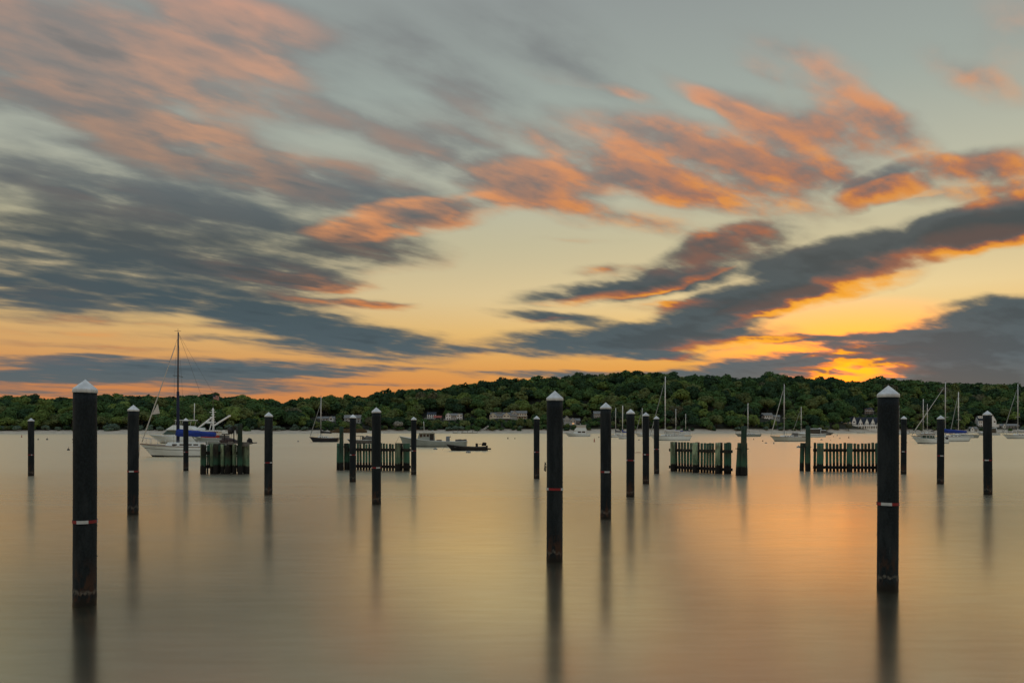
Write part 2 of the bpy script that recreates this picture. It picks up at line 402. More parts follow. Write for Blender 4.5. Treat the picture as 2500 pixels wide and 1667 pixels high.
PR = .160
def arc_band(r, z0, z1, a0, a1, n):
    bm = bmesh.new(); rows = []
    for k in range(n + 1):
        a = a0 + (a1 - a0) * k / n
        c, s_ = math.cos(a), math.sin(a)
        rows.append([bm.verts.new((rr * c, rr * s_, z)) for rr, z in ((r - .003, z0), (r, z0), (r, z1), (r - .003, z1))])
    for p, q in zip(rows, rows[1:]):
        for i in range(4): bm.faces.new((p[i], p[(i + 1) % 4], q[(i + 1) % 4], q[i]))
    bm.faces.new(rows[0][::-1]); bm.faces.new(rows[-1])
    bmesh.ops.recalc_face_normals(bm, faces=bm.faces[:])
    return bm

# photograph: axis x, cap tip row, waterline row, tape row, bearing of the white tape patch (deg from the camera side), its width
PILES = [
 (76, 1020, 1161, 1110, 8, 20, 'rubbed black dock pile with white cone cap nearest the bare left shore'),
 (207, 926, 1475, 1272, -12, 50, 'thickest looking black dock pile, salt line at its foot, beside the white sloop'),
 (324.5, 988, 1255, 1150, -18, 44, 'black dock pile with white cap standing off the bow of the white sloop'),
 (454, 1020, 1149, 1103, 75, 36, 'thin black dock pile in front of the white sloop and its blue boom cover'),
 (655, 1005.5, 1207, 1129, -72, 36, 'black dock pile alone between timber dolphin and navy sloop'),
 (861, 1011, 1176, 1110, 70, 40, 'black dock pile before the slatted screen, beside its tall timber post'),
 (919, 994, 1230, 1141, 22, 46, 'black dock pile before the middle of the slatted screen near the lobster boat'),
 (1010, 1017, 1158, 1100, -35, 40, 'black dock pile before the bow of the grey lobster boat'),
 (1310, 1014.5, 1168, 1103, -40, 30, 'slim black dock pile beside the tall pile with a red banded front'),
 (1354, 953.5, 1370, 1193, 180, 40, 'tall black dock pile with red taped front below the wooded ridge'),
 (1479, 982, 1265, 1151, 14, 50, 'black dock pile next to the red conical channel buoy'),
 (1539, 998, 1212, 1123, 180, 40, 'second pile from the channel buoy in the line of black dock piles'),
 (1577, 1006, 1181, 1109, -18, 30, 'third pile from the channel buoy in the line of black dock piles'),
 (1603, 1015, 1156, 1096, 55, 40, 'fourth pile from the channel buoy, before the big white sloop'),
 (2167, 940.5, 1440, 1229, -8, 52, 'tall black dock pile with pale scrapes hiding one end of the slatted screen'),
 (2206, 1015, 1157, 1102, -12, 50, 'slim black dock pile close behind the tall scraped pile'),
 (2296, 1013.5, 1181, 1112, 20, 50, 'black dock pile before the sloop with royal blue sail cover'),
 (2412, 1002, 1207, 1123, -12, 46, 'black dock pile before the white house on the shore'),
]
cap_bm = lathe([(.0, .200), (.006, .197), (.010, .192), (.160, .062), (.167, .055), (.170, .046), (.170, .002), (.165, 0.0), (.150, 0.0)], 40)
cap_me = bpy.data.meshes.new('pile_cap'); cap_bm.to_mesh(cap_me); cap_bm.free(); cap_me.materials.append(M_CAP)
rp = random.Random(4)
for x, top, base, band, pb, pw, label in PILES:
    Y = dist(base); p = at(x, Y); H = hgt(top, Y) - .200
    t_ = thing('dock_pile', label, 'pile', p, 0, 'capped black piles standing in the harbour')
    t_.rotation_euler = (R(rp.uniform(-.35, .35)), R(rp.uniform(-.22, .22)), 0)
    ph = [rp.uniform(0, 6.3) for _ in range(4)]
    def wob(a, z): return .006 * math.sin(3 * a + ph[0] + z * 2.1) + .005 * math.sin(7 * a + z * 9 + ph[1]) + (.02 if z < .25 else 0) * (.5 + .5 * math.sin(5 * a + z * 30 + ph[2]))
    zs = np.concatenate([[-1.2], np.linspace(-.1, .5, 14), np.linspace(.6, H, 18)])
    obj('sleeve', lathe([(PR, z) for z in zs] + [(0, H)], 36, wob), M_PILE, t_)
    cap = obj('cap', cap_me, None, t_, (0, 0, H))
    cap.rotation_euler = (R(rp.uniform(-1, 1)), R(rp.uniform(-1, 1)), rp.uniform(0, 6))
    # knobs of weed and bolt heads on the edges
    zb = hgt(band, Y); h2 = .023; face = math.atan2(-p.y, -p.x); w2 = R(pw) / 2 * 1.1
    tilt = (R(rp.uniform(-1.0, 1.0)), R(rp.uniform(-1.0, 1.0)), 0)
    tape = obj('tape_band', arc_band(PR * 1.02 + .004, -h2, h2, 0, 2 * math.pi, 40), M_RED, t_, (0, 0, zb), tilt)
    a = face + R(pb)
    for k, aa in enumerate((a, a + math.pi * .62, a - math.pi * .62)):
        obj('white_patch', arc_band(PR * 1.02 + .0075, -h2 * 1.05, h2 * 1.05, aa - w2, aa + w2, 10), M_WHITE_TAPE, tape)
    for k in range(5):
        aa = face + rp.choice((-1, 1)) * R(rp.uniform(80, 95)); zz = rp.uniform(.4, H - .6)
        bm = bmesh.new(); bmesh.ops.create_icosphere(bm, subdivisions=1, radius=rp.uniform(.006, .012))
        obj('barnacle', bm, M_PILE, t_, (PR * math.cos(aa), PR * math.sin(aa), zz), (rp.random() * 3, rp.random() * 3, 0))
# a loop of line snagged on the red banded pile
p10 = at(1354, dist(1370))
bm = tube([(-PR - .012, 0, 1.92), (-PR - .03, -.02, 1.97), (-PR - .035, -.03, 1.90), (-PR - .045, -.02, 1.82), (-PR - .02, 0, 1.79), (-PR - .012, 0, 1.9)], .011, 6)
o = obj('rope_loop', bm, mat('old_rope', (.02, .022, .02), .9, .3, 30)); o.location = p10
tag(o, 'short loop of dark rope snagged on the pile with red taped front', 'rope')

# ================================================================== timber wave screens and dolphins
def timber_material(name, dry, wetc, zsplit, amp=.16):
    m = bpy.data.materials.new(name); m.use_nodes = True; t = NT(m.node_tree)
    b = m.node_tree.nodes['Principled BSDF']
    geo = t.node('ShaderNodeNewGeometry'); P = geo.outputs['Position']
    z = t.node('ShaderNodeSeparateXYZ'); t.put(z, 0, P); z = z.outputs[2]
    tc = t.node('ShaderNodeTexCoord'); oi = t.node('ShaderNodeObjectInfo')
    V = t.vmath('ADD', tc.outputs['Object'], t.vmath('SCALE', (9.3, 4.1, 3.7), scale=oi.outputs['Random']))
    grain = t.noise(t.mapping(V, scale=(10, 10, .7)), 2.0, 5, .62)
    blot = t.noise(t.mapping(V, scale=(1, 1, .6)), 2.2, 4, .6)
    edge = t.noise(t.mapping(V, scale=(6, 6, 2)), 1.4, 4, .65)
    d = t.mix(t.rng(grain, .30, .70), dry + (1,), tuple(c * .40 for c in dry) + (1,))
    d = t.mix(t.math('MULTIPLY', t.rng(blot, .45, .68), .75), d, (.060, .055, .036, 1))
    k = t.math('MULTIPLY_ADD', oi.outputs['Random'], .9, .55)
    d = t.mix(1.0, d, t.comb(k, k, k), 'MULTIPLY')
    zz = t.math('ADD', z, t.math('MULTIPLY', t.math('SUBTRACT', edge, .5), amp * 3))
    # bright weed just over the tide line, black mussel belt under it
    g = t.math('MULTIPLY', t.rng(zz, zsplit, zsplit + .1), t.rng(zz, zsplit + .75, zsplit + .15))
    d = t.mix(t.math('MULTIPLY', g, .55), d, (.030, .120, .070, 1))
    d = t.mix(t.rng(zz, zsplit + .06, zsplit - .06), d, wetc + (1,))
    t.put(b, 'Base Color', d); b.inputs['Roughness'].default_value = .8
    b.inputs['Specular IOR Level'].default_value = .25
    bn = t.node('ShaderNodeBump'); bn.inputs['Strength'].default_value = .5; bn.inputs['Distance'].default_value = .012
    t.put(bn, 'Height', grain); t.put(b, 'Normal', bn.outputs[0])
    return m
M_TIM = timber_material('green_stained_timber', (.055, .135, .096), (.0075, .008, .008), .50)
M_TIMP = timber_material('pale_green_timber', (.27, .36, .23), (.0075, .008, .008), .50)
M_TIMM = timber_material('dark_green_timber', (.022, .052, .038), (.0075, .008, .008), .50)
M_TIMD = timber_material('near_black_timber', (.016, .018, .016), (.007, .007, .007), .50)  # near-black finish for rails, bolts, lashings and the darkest piles
def timber_pile(parent, x, y, r, top, m=None, lean=(0, 0), seed=0):
    rr = random.Random(seed * 77 + 5); ph = rr.uniform(0, 6); ph2 = rr.uniform(0, 6)
    def wob(a, z): return .035 * math.sin(3 * a + ph + z) + .03 * math.sin(5 * a + ph2 - z * 1.3) + .02 * math.sin(11 * a + z * 7)
    zs = [-1.0] + list(np.linspace(-.1, top, 12))
    return obj('pile', lathe([(r * (1.05 - .05 * z / 2), z) for z in zs] + [(0, top + .01)], 16, wob), m or M_TIM, parent, (x, y, 0), (lean[0], lean[1], 0))

def screen(label, xa, ya, xb, yb, cells, piles, top_row, seed, slat_w=.15, rails=(.26, 1.35), thick=.03):
    """slatted timber wave screen from photograph point (xa, ya) to (xb, yb) on the waterline;
    cells = (start, end, number of slats) along it, piles = (position, radius, side, material)"""
    rr = random.Random(seed)
    A = at(xa, dist(ya)); B = at(xb, dist(yb)); d = B - A; L = d.length; rz = math.atan2(d.y, d.x)
    top = hgt(top_row, (A.y + B.y) / 2)
    t_ = thing('wave_screen', label, 'wave screen', A, rz, 'slatted timber wave screens in the harbour')
    nrm = Vector((-d.y, d.x, 0)) / L
    def u(x, off=0.0):                       # photograph column -> metres along the screen
        k = (x - 1250) / F; Q = A + nrm * off
        return (k * Q.y - Q.x) / (d.x - k * d.y) * L
    for c0, c1, n, *wide in cells:
        a, b = u(c0), u(c1)
        for i in range(n):
            c = a + (b - a) * (i + .5) / n; w = (b - a) / n
            sw = (wide[0] * w if wide else min(slat_w, w * .82)) * rr.uniform(.95, 1.05)
            tt = top + rr.choice((0, 0, 0, -.04)) + rr.uniform(-.04, .03)
            s_ = obj('slat', box(-sw / 2, sw / 2, -thick, thick, -.9, tt, .006), M_TIM, t_, (c, 0, 0), (R(rr.uniform(-.5, .5)), R(rr.uniform(-.9, .9)), 0))
    a, b = u(xa), u(xb)
    for z in rails:
        r_ = obj('rail', box(a, b, -.125, -.035, z - .09, z + .09, .012), M_TIMD, t_)
        obj('rail', box(a, b, .035, .125, z - .085, z + .085, .012), M_TIMD, t_)
        n = int(L / .28)
        for i in range(n):
            bolt = obj('bolt', tube([(a + (i + .5) * (b - a) / n, -.128, z + rr.uniform(-.03, .03)), (a + (i + .5) * (b - a) / n, -.145, z)], .018, 6), M_TIMD, r_)
    for i, (px, r, side, mm) in enumerate(piles):
        timber_pile(t_, u(px, side * (.125 + r)), side * (.125 + r), r, top + rr.uniform(-.02, .03), mm, (R(rr.uniform(-.6, .6)), R(rr.uniform(-.6, .6))), seed * 10 + i)
    return t_
# screen between the lobster boat and the navy sloop
screen('slatted timber screen with thick end piles before the grey lobster boat', 848, 1146.5, 1001, 1149.5,
       [(849.5, 963, 16), (984, 1001, 1, .9)], [(970.5, .17, -1, M_TIMP), (978, .13, 1, M_TIMD), (995, .13, 1, M_TIM)], 1082, 3, .140)
# oblique screen beside the line of four piles
screen('slatted timber screen set at an angle with narrow bright gaps between slats', 1636, 1149, 1786, 1157,
       [(1655.4, 1690, 5), (1709.5, 1745, 5), (1766.5, 1786, 1, .92)],
       [(1643, .15, -1, M_TIMP), (1649, .13, 1, M_TIMD), (1697, .16, -1, M_TIMP), (1702.5, .14, 1, M_TIMD), (1752, .15, -1, M_TIMP), (1758.5, .14, 1, M_TIMD), (1779, .12, 1, M_TIM)], 1080, 4, .19, (.26, 1.35), .012)
# square-on screen half behind the tall scraped pile
screen('open slatted timber screen with evenly spaced slats lit from behind', 1986, 1150, 2152, 1151,
       [(1985, 1993, 1), (2014.7, 2066, 6), (2083, 2135.5, 6), (2135.5, 2145, 1)],
       [(2002, .20, -1, M_TIM), (2073.5, .17, -1, M_TIM), (2144, .16, -1, M_TIM)], 1081, 5, .150)

def dolphin(label, cx, base, piles, seed, grp='leaning timber pile clusters'):
    Y = dist(base); P = at(cx, Y)
    t_ = thing('mooring_dolphin', label, 'mooring dolphin', P, 0, grp)
    for i, (dx, dy, r, top_row, lean) in enumerate(piles):
        timber_pile(t_, dx / F * Y, dy, r, hgt(top_row, Y), (M_TIM, M_TIMM, M_TIMM)[i], (0, R(lean)), seed * 10 + i)
    bm = tube([(-.32, -.20, 1.55), (0, -.42, 1.52), (.32, -.20, 1.55), (.3, .25, 1.55), (-.3, .25, 1.55), (-.32, -.20, 1.55)], .022, 6)
    obj('lashing', bm, M_TIMD, t_)
    return t_
dolphin('three pile timber dolphin with tall middle post touching the lobster boat screen', 836, 1147, [(-8.5, 0, .15, 1082, .6), (9, .10, .15, 1082, -.5), (.5, -.32, .135, 1041, 0)], 6)
dolphin('three pile timber dolphin with tall post beside the angled screen', 1811.5, 1160, [(-8, 0, .17, 1081, 3.0), (8, .12, .16, 1081, -.6), (-.5, -.32, .16, 1040, .8)], 7)
dolphin('three pile timber dolphin with tall post beside the open evenly slatted screen', 1965.5, 1149, [(-8.5, 0, .13, 1081, 1.6), (8.5, .10, .16, 1081, -2.0), (2.5, -.32, .15, 1040, 0)], 8)

# the big timber platform on piles in front of the white sloop
def platform():
    Y = dist(1156); P = at(552, Y)
    t_ = thing('timber_platform', 'old timber pile platform with weedy planks and posts before the white sloop', 'platform', P)
    k = Y / F
    top = hgt(1084, Y)
    rr = random.Random(12)
    front = [(-56, .105, M_TIMP), (-45, .14, M_TIMD), (-31, .10, M_TIMP), (-19, .15, M_TIMD), (-4, .105, M_TIMP), (8, .16, M_TIMD), (25, .11, M_TIMP), (53, .17, M_TIMP)]
    for i, (dx, r, mm) in enumerate(front):
        timber_pile(t_, dx * k, rr.uniform(-.35, .05) - (.3 if mm is M_TIMD else 0), r, top + rr.uniform(-.03, .03), mm, (0, R(rr.uniform(-.5, .5))), 90 + i)
    for i, dx in enumerate((-40, -10, 18)):
        timber_pile(t_, dx * k, 1.3, .19, top, M_TIMD, (0, 0), 120 + i)
    # weedy wall planks between the piles
    x = -56
    while x < 24:
        w = rr.uniform(3.6, 5.4)
        obj('plank', box(x * k, (x + w - 1.1) * k, .30, .36, rr.choice((-.6, -.6, .1, .25, .4)), top - rr.uniform(0, .14), .008), rr.choice((M_TIM, M_TIMP, M_TIM)), t_, rot=(R(rr.uniform(-.5, .5)), R(rr.uniform(-.4, .4)), 0)); x += w
    for z in (.42, 1.25): obj('rail', box(-58 * k, 28 * k, .08, .17, z - .1, z + .1, .012), M_TIMD, t_)
    greyw = mat('grey_weathered_wood', (.16, .155, .145), .85, .45, 9, bump=.4, stretch=(1, 8, 8), rnd=.25)
    y = -.35
    for i in range(7):
        obj('deck_plank', box(-10 * k + rr.uniform(-.1, .1), 57 * k + rr.uniform(-.06, .06), y, y + .20, top + .035, top + .095, .008), greyw, t_); y += .235
    obj('fascia_block', box(43 * k, 60 * k, -.42, -.36, top - .12, top + .14, .012), greyw, t_)
    obj('fascia_block', box(11 * k, 24 * k, -.42, -.36, top - .02, top + .17, .012), greyw, t_)
    tall = timber_pile(t_, 41.5 * k, -.52, .135, hgt(1034, Y), M_TIMM, (0, 0), 140)
    return t_, Y, k, top
PLAT, PY, PK, PTOP = platform()
def post_with(name, label, cat, dx, h, parts):
    t_ = thing(name, label, cat, at(552 + dx, PY) + Vector((0, .2, PTOP + .1)))
    dk = mat('dark_painted_steel', (.018, .018, .02), .6, .2, 8)
    obj('post', tube([(0, 0, -.02), (0, 0, h)], .035, 8), dk, t_)
    for nm, bm in parts: obj(nm, bm, dk, t_)
    return t_
def lamp_drum(x, z, r=.22):
    bm = lathe([(0, -.19), (r * .6, -.19), (r, -.12), (r * 1.04, 0), (r, .12), (r * .6, .19), (0, .19)], 20)
    for v in bm.verts: v.co += Vector((x, 0, z))
    return bm
post_with('float_rack', 'post carrying two dark round floats on the old timber platform', 'rack', 16, .95,
          [('cross_arm', box(-.42, .46, -.03, .03, .88, .93)), ('float', lamp_drum(-.20, .70, .16)), ('float', lamp_drum(.30, .70, .155)),
           ('top_plate', box(-.12, .12, -.1, .1, .95, .99)), ('stay', tube([(.12, 0, .8), (.24, 0, 0)], .010, 5)), ('stay', tube([(-.1, 0, .8), (-.22, 0, 0)], .010, 5))])
post_with('mooring_post', 'short dark T shaped post on the old timber platform', 'post', -7, .50, [('cap_plate', box(-.16, .30, -.05, .05, .47, .53)), ('foot_plate', box(-.09, .09, -.09, .09, -.02, .02))])
# heap of nets and tubs on the planks
def lumpy(rx, ry, rz, seed, sub=3):
    bm = bmesh.new(); bmesh.ops.create_icosphere(bm, subdivisions=sub, radius=1)
    rr = random.Random(seed); ph = [rr.uniform(0, 6) for _ in range(6)]
    for v in bm.verts:
        n = 1 + .13 * math.sin(4 * v.co.x + ph[0]) * math.sin(5 * v.co.y + ph[1]) + .10 * math.sin(9 * v.co.z + ph[2] + 3 * v.co.x)
        v.co = Vector((v.co.x * rx * n, v.co.y * ry * n, max(v.co.z, -.35) * rz * n))
    for f in bm.faces: f.smooth = True
    return bm
for nm, dx, z, s_, colr, lab in (('net_heap', -3, .16, (.50, .35, .24), (.075, .055, .055), 'low brown heap of netting on the old timber platform'),
                                 ('tarp_bundle', 12, .10, (.26, .25, .16), (.10, .085, .085), 'small grey tarp bundle beside the heap of netting'),
                                 ('rope_coil', 51, .10, (.17, .2, .26), (.02, .02, .022), 'dark coil of rope behind the tall platform post')):
    p_ = at(552 + dx, PY); o = obj(nm, lumpy(*s_, seed=dx + 50), mat(nm + '_cloth', colr, .95, .5, 9, bump=.6), None, (p_.x, PY + .45, PTOP + z))
    tag(o, lab, {'net_heap': 'netting', 'tarp_bundle': 'tarp', 'rope_coil': 'rope'}[nm])

# ================================================================== buoys
M_BUOY = mat('fouled_white_buoy', (.30, .31, .30), .6, .5, 7, (.09, .09, .08))
M_BUOYD = mat('dark_buoy', (.05, .045, .045), .7, .3, 9)
M_BRED = mat('faded_red_buoy', (.30, .045, .02), .6, .3, 5)
ball_me = bpy.data.meshes.new('buoy_ball'); b_ = lathe([(0, -.3), (.25, -.2), (.36, -.03), (.365, .03), (.30, .17), (.16, .27), (0, .30)], 18); b_.to_mesh(ball_me); b_.free(); ball_me.materials.append(M_BUOY)
eye_me = bpy.data.meshes.new('buoy_eye'); b_ = tube([(-.06, 0, .27), (-.05, 0, .36), (0, 0, .40), (.05, 0, .36), (.06, 0, .27)], .015, 6); b_.to_mesh(eye_me); b_.free(); eye_me.materials.append(M_BUOYD)
belt_me = bpy.data.meshes.new('buoy_belt'); b_ = arc_band(.372, -.05, .0, 0, 2 * math.pi, 24); b_.to_mesh(belt_me); b_.free(); belt_me.materials.append(mat('blue_belt', (.03, .05, .12), .5, .2, 9))
def ball(x, y, s_, label, grp=None):
    t_ = thing('mooring_buoy', label, 'buoy', at(x, dist(y)), 0, grp); t_.scale = (s_,) * 3
    obj('float', ball_me, None, t_); obj('eye', eye_me, None, t_); obj('belt', belt_me, None, t_)
    return t_
G = 'white mooring balls on the water'
ball(1063, 1097, .8, 'small white mooring ball at the bow of the black outboard skiff', G)
ball(1143.5, 1105, .85, 'white mooring ball floating beside the black outboard skiff', G)
ball(728, 1078, .75, 'white mooring ball off the bow of the navy sloop', G)
ball(1950, 1092.5, .95, 'large white mooring ball beside the dolphin of the open screen', G)
ball(2005.5, 1074, .95, 'white mooring ball between open slatted screen and express cruiser', G)
ball(2050.5, 1070.5, .85, 'white mooring ball off the bow of the black cruiser', G)
ball(1560, 1074.5, .8, 'white mooring ball between line of piles and big white sloop', G)
ball(1870, 1082, .7, 'white mooring ball with trailing line ahead of the cream hulled sloop', G)
ball(1823, 1073, .55, 'small white mooring ball astern of the sloop below the white cottage', G)
def lobster_float(x, y, s_, label, grp='small dark floats far out'):
    t_ = thing('float_marker', label, 'float', at(x, dist(y)), 0, grp); t_.scale = (s_,) * 3
    obj('body', lathe([(0, -.2), (.14, -.16), (.17, 0), (.15, .16), (.05, .24), (0, .25)], 12), M_BUOYD, t_)
    obj('stick', tube([(0, 0, .2), (.05, 0, .48)], .02, 5), M_BUOYD, t_)
for x, y, s_, lab in ((93, 1073.5, 1.2, 'small dark stick float beside the rubbed pile off the bare shore'), (115, 1073.5, 1.6, 'larger dark stick float beside the rubbed pile off the bare shore'),
                 (167, 1099, 1.0, 'dark stick float between the rubbed pile and the thick pile'), (1240, 1071, 1.5, 'larger of two dark stick floats between lobster boat and slim pile'),
                 (1257, 1071, 1.1, 'smaller of two dark stick floats between lobster boat and slim pile'), (1099, 1067, 1.6, 'dark stick float behind the barrel of the lobster boat'),
                 (1840, 1073, 1.0, 'dark stick float under the cream sloop with loosely bundled sail'), (1462, 1068, 1.4, 'dark stick float behind the red conical channel buoy'),
                 (1889, 1083, .8, 'tiny dark stick float under the bow of the cream hulled sloop'), (2028, 1075, .7, 'tiny dark stick float between the open screen and the black cruiser'),
                 (2035, 1066, 1.2, 'dark stick float just below the bow of the black cruiser'), (2044, 1063.5, 1.4, 'dark stick float just off the bow of the black cruiser'),
                 (2072, 1069, 1.6, 'large dark stick float out before the gabled inn'), (2213, 1081, 1.0, 'dark stick float touching the slim pile behind the scraped pile'),
                 (1862, 1077, 1.0, 'dark stick float between the two cream sloops')):
    lobster_float(x, y, s_, lab)
def channel_buoy(x, y, topr, label):
    Y = dist(y); h = hgt(topr, Y); t_ = thing('channel_buoy', label, 'channel buoy', at(x, Y))
    obj('float_base', lathe([(0, -.3), (h * .17, -.2), (h * .22, h * .06), (h * .20, h * .10), (h * .12, h * .14)], 18), M_BRED, t_)
    obj('cone', lathe([(h * .12, h * .14), (h * .11, h * .5), (h * .075, h * .62), (0, h)], 14), M_BRED, t_)
    obj('light_stub', tube([(0, 0, h * .97), (0, 0, h * 1.06)], h * .02, 6), M_BUOYD, t_)
channel_buoy(1451, 1078.5, 1068, 'red conical channel buoy beside the line of black piles')
channel_buoy(53, 1067.5, 1060, 'red conical channel buoy off the bare left shore')
o = obj('floating_pole', tube([(0, 0, .02), (.45, .05, .05), (.80, .1, .03)], [.02, .03, .02], 8), M_BRED, None, at(1549, dist(1105)))
tag(o, 'thin red pole floating flat beside the line of black piles', 'pole')
# ================================================================== far shore
SHORE = [(-900, 1060), (-300, 1059), (0, 1058.8), (500, 1058.2), (800, 1057.6), (1000, 1057), (1450, 1057), (1700, 1057.4), (2000, 1057), (2200, 1056.4), (2500, 1056.2), (3300, 1056)]
CREST = [(-900, 972), (-100, 976), (0, 977), (60, 972), (120, 979), (165, 974), (240, 971), (300, 968), (370, 974), (430, 974), (500, 969), (545, 977), (585, 972), (640, 980), (700, 987), (760, 976),
         (830, 973), (900, 971), (950, 963), (1000, 957), (1060, 951), (1100, 948), (1150, 941), (1200, 937), (1250, 930), (1300, 927), (1350, 923), (1400, 919),
         (1460, 916), (1530, 913), (1600, 913), (1650, 915), (1700, 918), (1750, 924), (1795, 931), (1840, 925), (1875, 920), (1920, 924), (1980, 922), (2030, 928),
         (2080, 936), (2110, 936), (2150, 930), (2200, 932), (2300, 937), (2400, 942), (2500, 947), (2700, 952), (3300, 965)]
def tab(T, x): return float(np.interp(x, [a for a, b in T], [b for a, b in T]))
def shoreY(px): return dist(tab(SHORE, px))
CR_S = 260.0; TREE_H = 11.5
def crestH(px):
    Y = shoreY(px) + CR_S
    return HC + (YH - tab(CREST, px)) / F * Y - TREE_H
def ground(px, s):
    """height of the land at bearing px (photograph column), s metres behind the waterline"""
    H = max(crestH(px), 5)
    n = 1.6 * math.sin(px * .021 + s * .03) + 1.2 * math.sin(px * .05 - s * .045)
    b = 2.4 * min(max(s, -20) / 22, 1)
    k = min(max((s - 22) / (CR_S - 22), 0), 1)
    low = .75 if px > 900 else .75
    rise = (k ** low) * .55 + (k * k * (3 - 2 * k)) * .45
    h = b + (H - 2.4) * rise + n * min(k * 4, 1)
    if s > CR_S: h -= (s - CR_S) * .10
    return h
def land_point(px, s):
    Y = shoreY(px) + s
    return Vector(((px - 1250) / F * Y, Y, ground(px, s)))
def s_for_row(px, row):                 # how far back the ground reaches this photograph row
    for s in np.arange(6, CR_S, 2.0):
        p = land_point(px, s)
        if YH - (p.z - HC) / p.y * F <= row: return float(s)
    return CR_S

M_SOIL = mat('woodland_floor', (.028, .030, .016), .95, .5, .08, bump=.2)
M_SAND = mat('pale_sand', (.50, .43, .34), .95, .30, .2, bump=.1)
def strip(name, ss, m, dz=0.0, step=20):
    pxs = np.arange(-900, 3301, step); V = []; Fc = []
    for px in pxs:
        for s in ss:
            p = land_point(px, s); V.append((p.x, p.y, p.z + dz))
    n = len(ss)
    for i in range(len(pxs) - 1):
        for j in range(n - 1):
            Fc.append((i * n + j, (i + 1) * n + j, (i + 1) * n + j + 1, i * n + j + 1))
    me = bpy.data.meshes.new(name); me.from_pydata(V, [], Fc); me.update()
    for p in me.polygons: p.use_smooth = True
    return tag(obj(name, me, m), kind='structure')
strip('hillside', list(np.linspace(25, 60, 6)) + list(np.linspace(75, 420, 18)) + [700], M_SOIL)
strip('beach', [-25, -8, 0, 5, 10, 14, 18, 22, 27], M_SAND, .05)

# ------------------------------------------------------------------ foliage
def leaf_material(name, col, tip):
    m = bpy.data.materials.new(name); m.use_nodes = True; t = NT(m.node_tree); t.n.clear()
    at_ = t.node('ShaderNodeAttribute', attribute_name='tint'); oi = t.node('ShaderNodeObjectInfo')
    f = t.math('MULTIPLY_ADD', t.math('SUBTRACT', oi.outputs['Random'], .5), .5, at_.outputs['Fac'])
    c = t.mix(t.rng(f, .05, .95, smooth=False), col + (1,), tip + (1,))
    d = t.node('ShaderNodeBsdfDiffuse'); t.put(d, 0, c)
    tr = t.node('ShaderNodeBsdfTranslucent'); t.put(tr, 0, t.mix(1.0, c, (1.1, 1.15, .6, 1), 'MULTIPLY'))
    mx = t.node('ShaderNodeMixShader'); mx.inputs[0].default_value = .22
    t.l.new(d.outputs[0], mx.inputs[1]); t.l.new(tr.outputs[0], mx.inputs[2])
    o = t.node('ShaderNodeOutputMaterial'); t.l.new(mx.outputs[0], o.inputs[0])
    return m
LEAF = {
 'olive green': leaf_material('olive_leaves', (0.077, 0.102, 0.047), (0.153, 0.191, 0.076)),
 'mid green': leaf_material('mid_green_leaves', (0.048, 0.099, 0.044), (0.099, 0.174, 0.065)),
 'dark green': leaf_material('dark_green_leaves', (0.027, 0.057, 0.039), (0.055, 0.102, 0.047)),
 'yellow green': leaf_material('fresh_leaves', (0.094, 0.148, 0.047), (0.179, 0.247, 0.075)),
 'brownish green': leaf_material('budding_leaves', (0.080, 0.083, 0.059), (0.147, 0.153, 0.094)),
 'grey green': leaf_material('grey_green_leaves', (0.083, 0.130, 0.106), (0.160, 0.229, 0.177)),
}
M_BARK = mat('grey_bark', (.060, .050, .040), .9, .4, 3, bump=.4, stretch=(4, 4, .6))

def crown_arrays(seed, nleaf, size, flat=.8, lobes=20, low=-.35):
    g = np.random.default_rng(seed)
    C = []; Rr = []
    while len(C) < lobes:
        v = g.normal(size=3); v /= np.linalg.norm(v)
        if v[2] < low: continue
        d = g.uniform(.45, .78); r = g.uniform(.30, .50)
        C.append(v * d * np.array([1, 1, flat]) * (1 + g.uniform(-.12, .12))); Rr.append(r)
    C = np.array(C); Rr = np.array(Rr)
    li = g.integers(0, lobes, nleaf * 2)
    v = g.normal(size=(nleaf * 2, 3)); v /= np.linalg.norm(v, axis=1)[:, None]
    P = C[li] + v * Rr[li][:, None] * g.uniform(.72, 1.06, (nleaf * 2, 1)) * np.array([1, 1, .82])
    # drop leaves buried in another lobe
    D = np.linalg.norm((P[:, None, :] - C[None]) / np.array([1, 1, .82]), axis=2) / Rr[None]
    D[np.arange(len(P)), li] = 9
    keep = (D.min(axis=1) > .80); P, v, li = P[keep][:nleaf], v[keep][:nleaf], li[keep][:nleaf]
    n = v * 1.0 + g.normal(size=P.shape) * .28; n[:, 2] += .20; n /= np.linalg.norm(n, axis=1)[:, None]
    a = np.cross(n, g.normal(size=P.shape)); a /= np.linalg.norm(a, axis=1)[:, None]; b = np.cross(n, a)
    s = size * g.uniform(.6, 1.35, (len(P), 1))
    Q = np.stack([P - a * s - b * s * .6, P + a * s * .9 - b * s * .5, P + a * s + b * s * .6, P - a * s * .8 + b * s * .7], axis=1)
    lt = g.uniform(0, 1, lobes)
    tint = np.clip(.25 + .50 * lt[li] + .14 * g.uniform(0, 1, len(P)), 0, 1)
    return Q.reshape(-1, 3), tint
def quad_mesh(name, V, tint, m):
    nq = len(V) // 4
    me = bpy.data.meshes.new(name)
    me.vertices.add(len(V)); me.vertices.foreach_set('co', V.astype(np.float32).ravel())
    me.loops.add(nq * 4); me.loops.foreach_set('vertex_index', np.arange(nq * 4, dtype=np.int32))
    me.polygons.add(nq); me.polygons.foreach_set('loop_start', np.arange(0, nq * 4, 4, dtype=np.int32))
    me.polygons.foreach_set('loop_total', np.full(nq, 4, dtype=np.int32))
    at_ = me.attributes.new('tint', 'FLOAT', 'FACE'); at_.data.foreach_set('value', tint.astype(np.float32))
    me.materials.append(m); me.update(calc_edges=True)
    return me
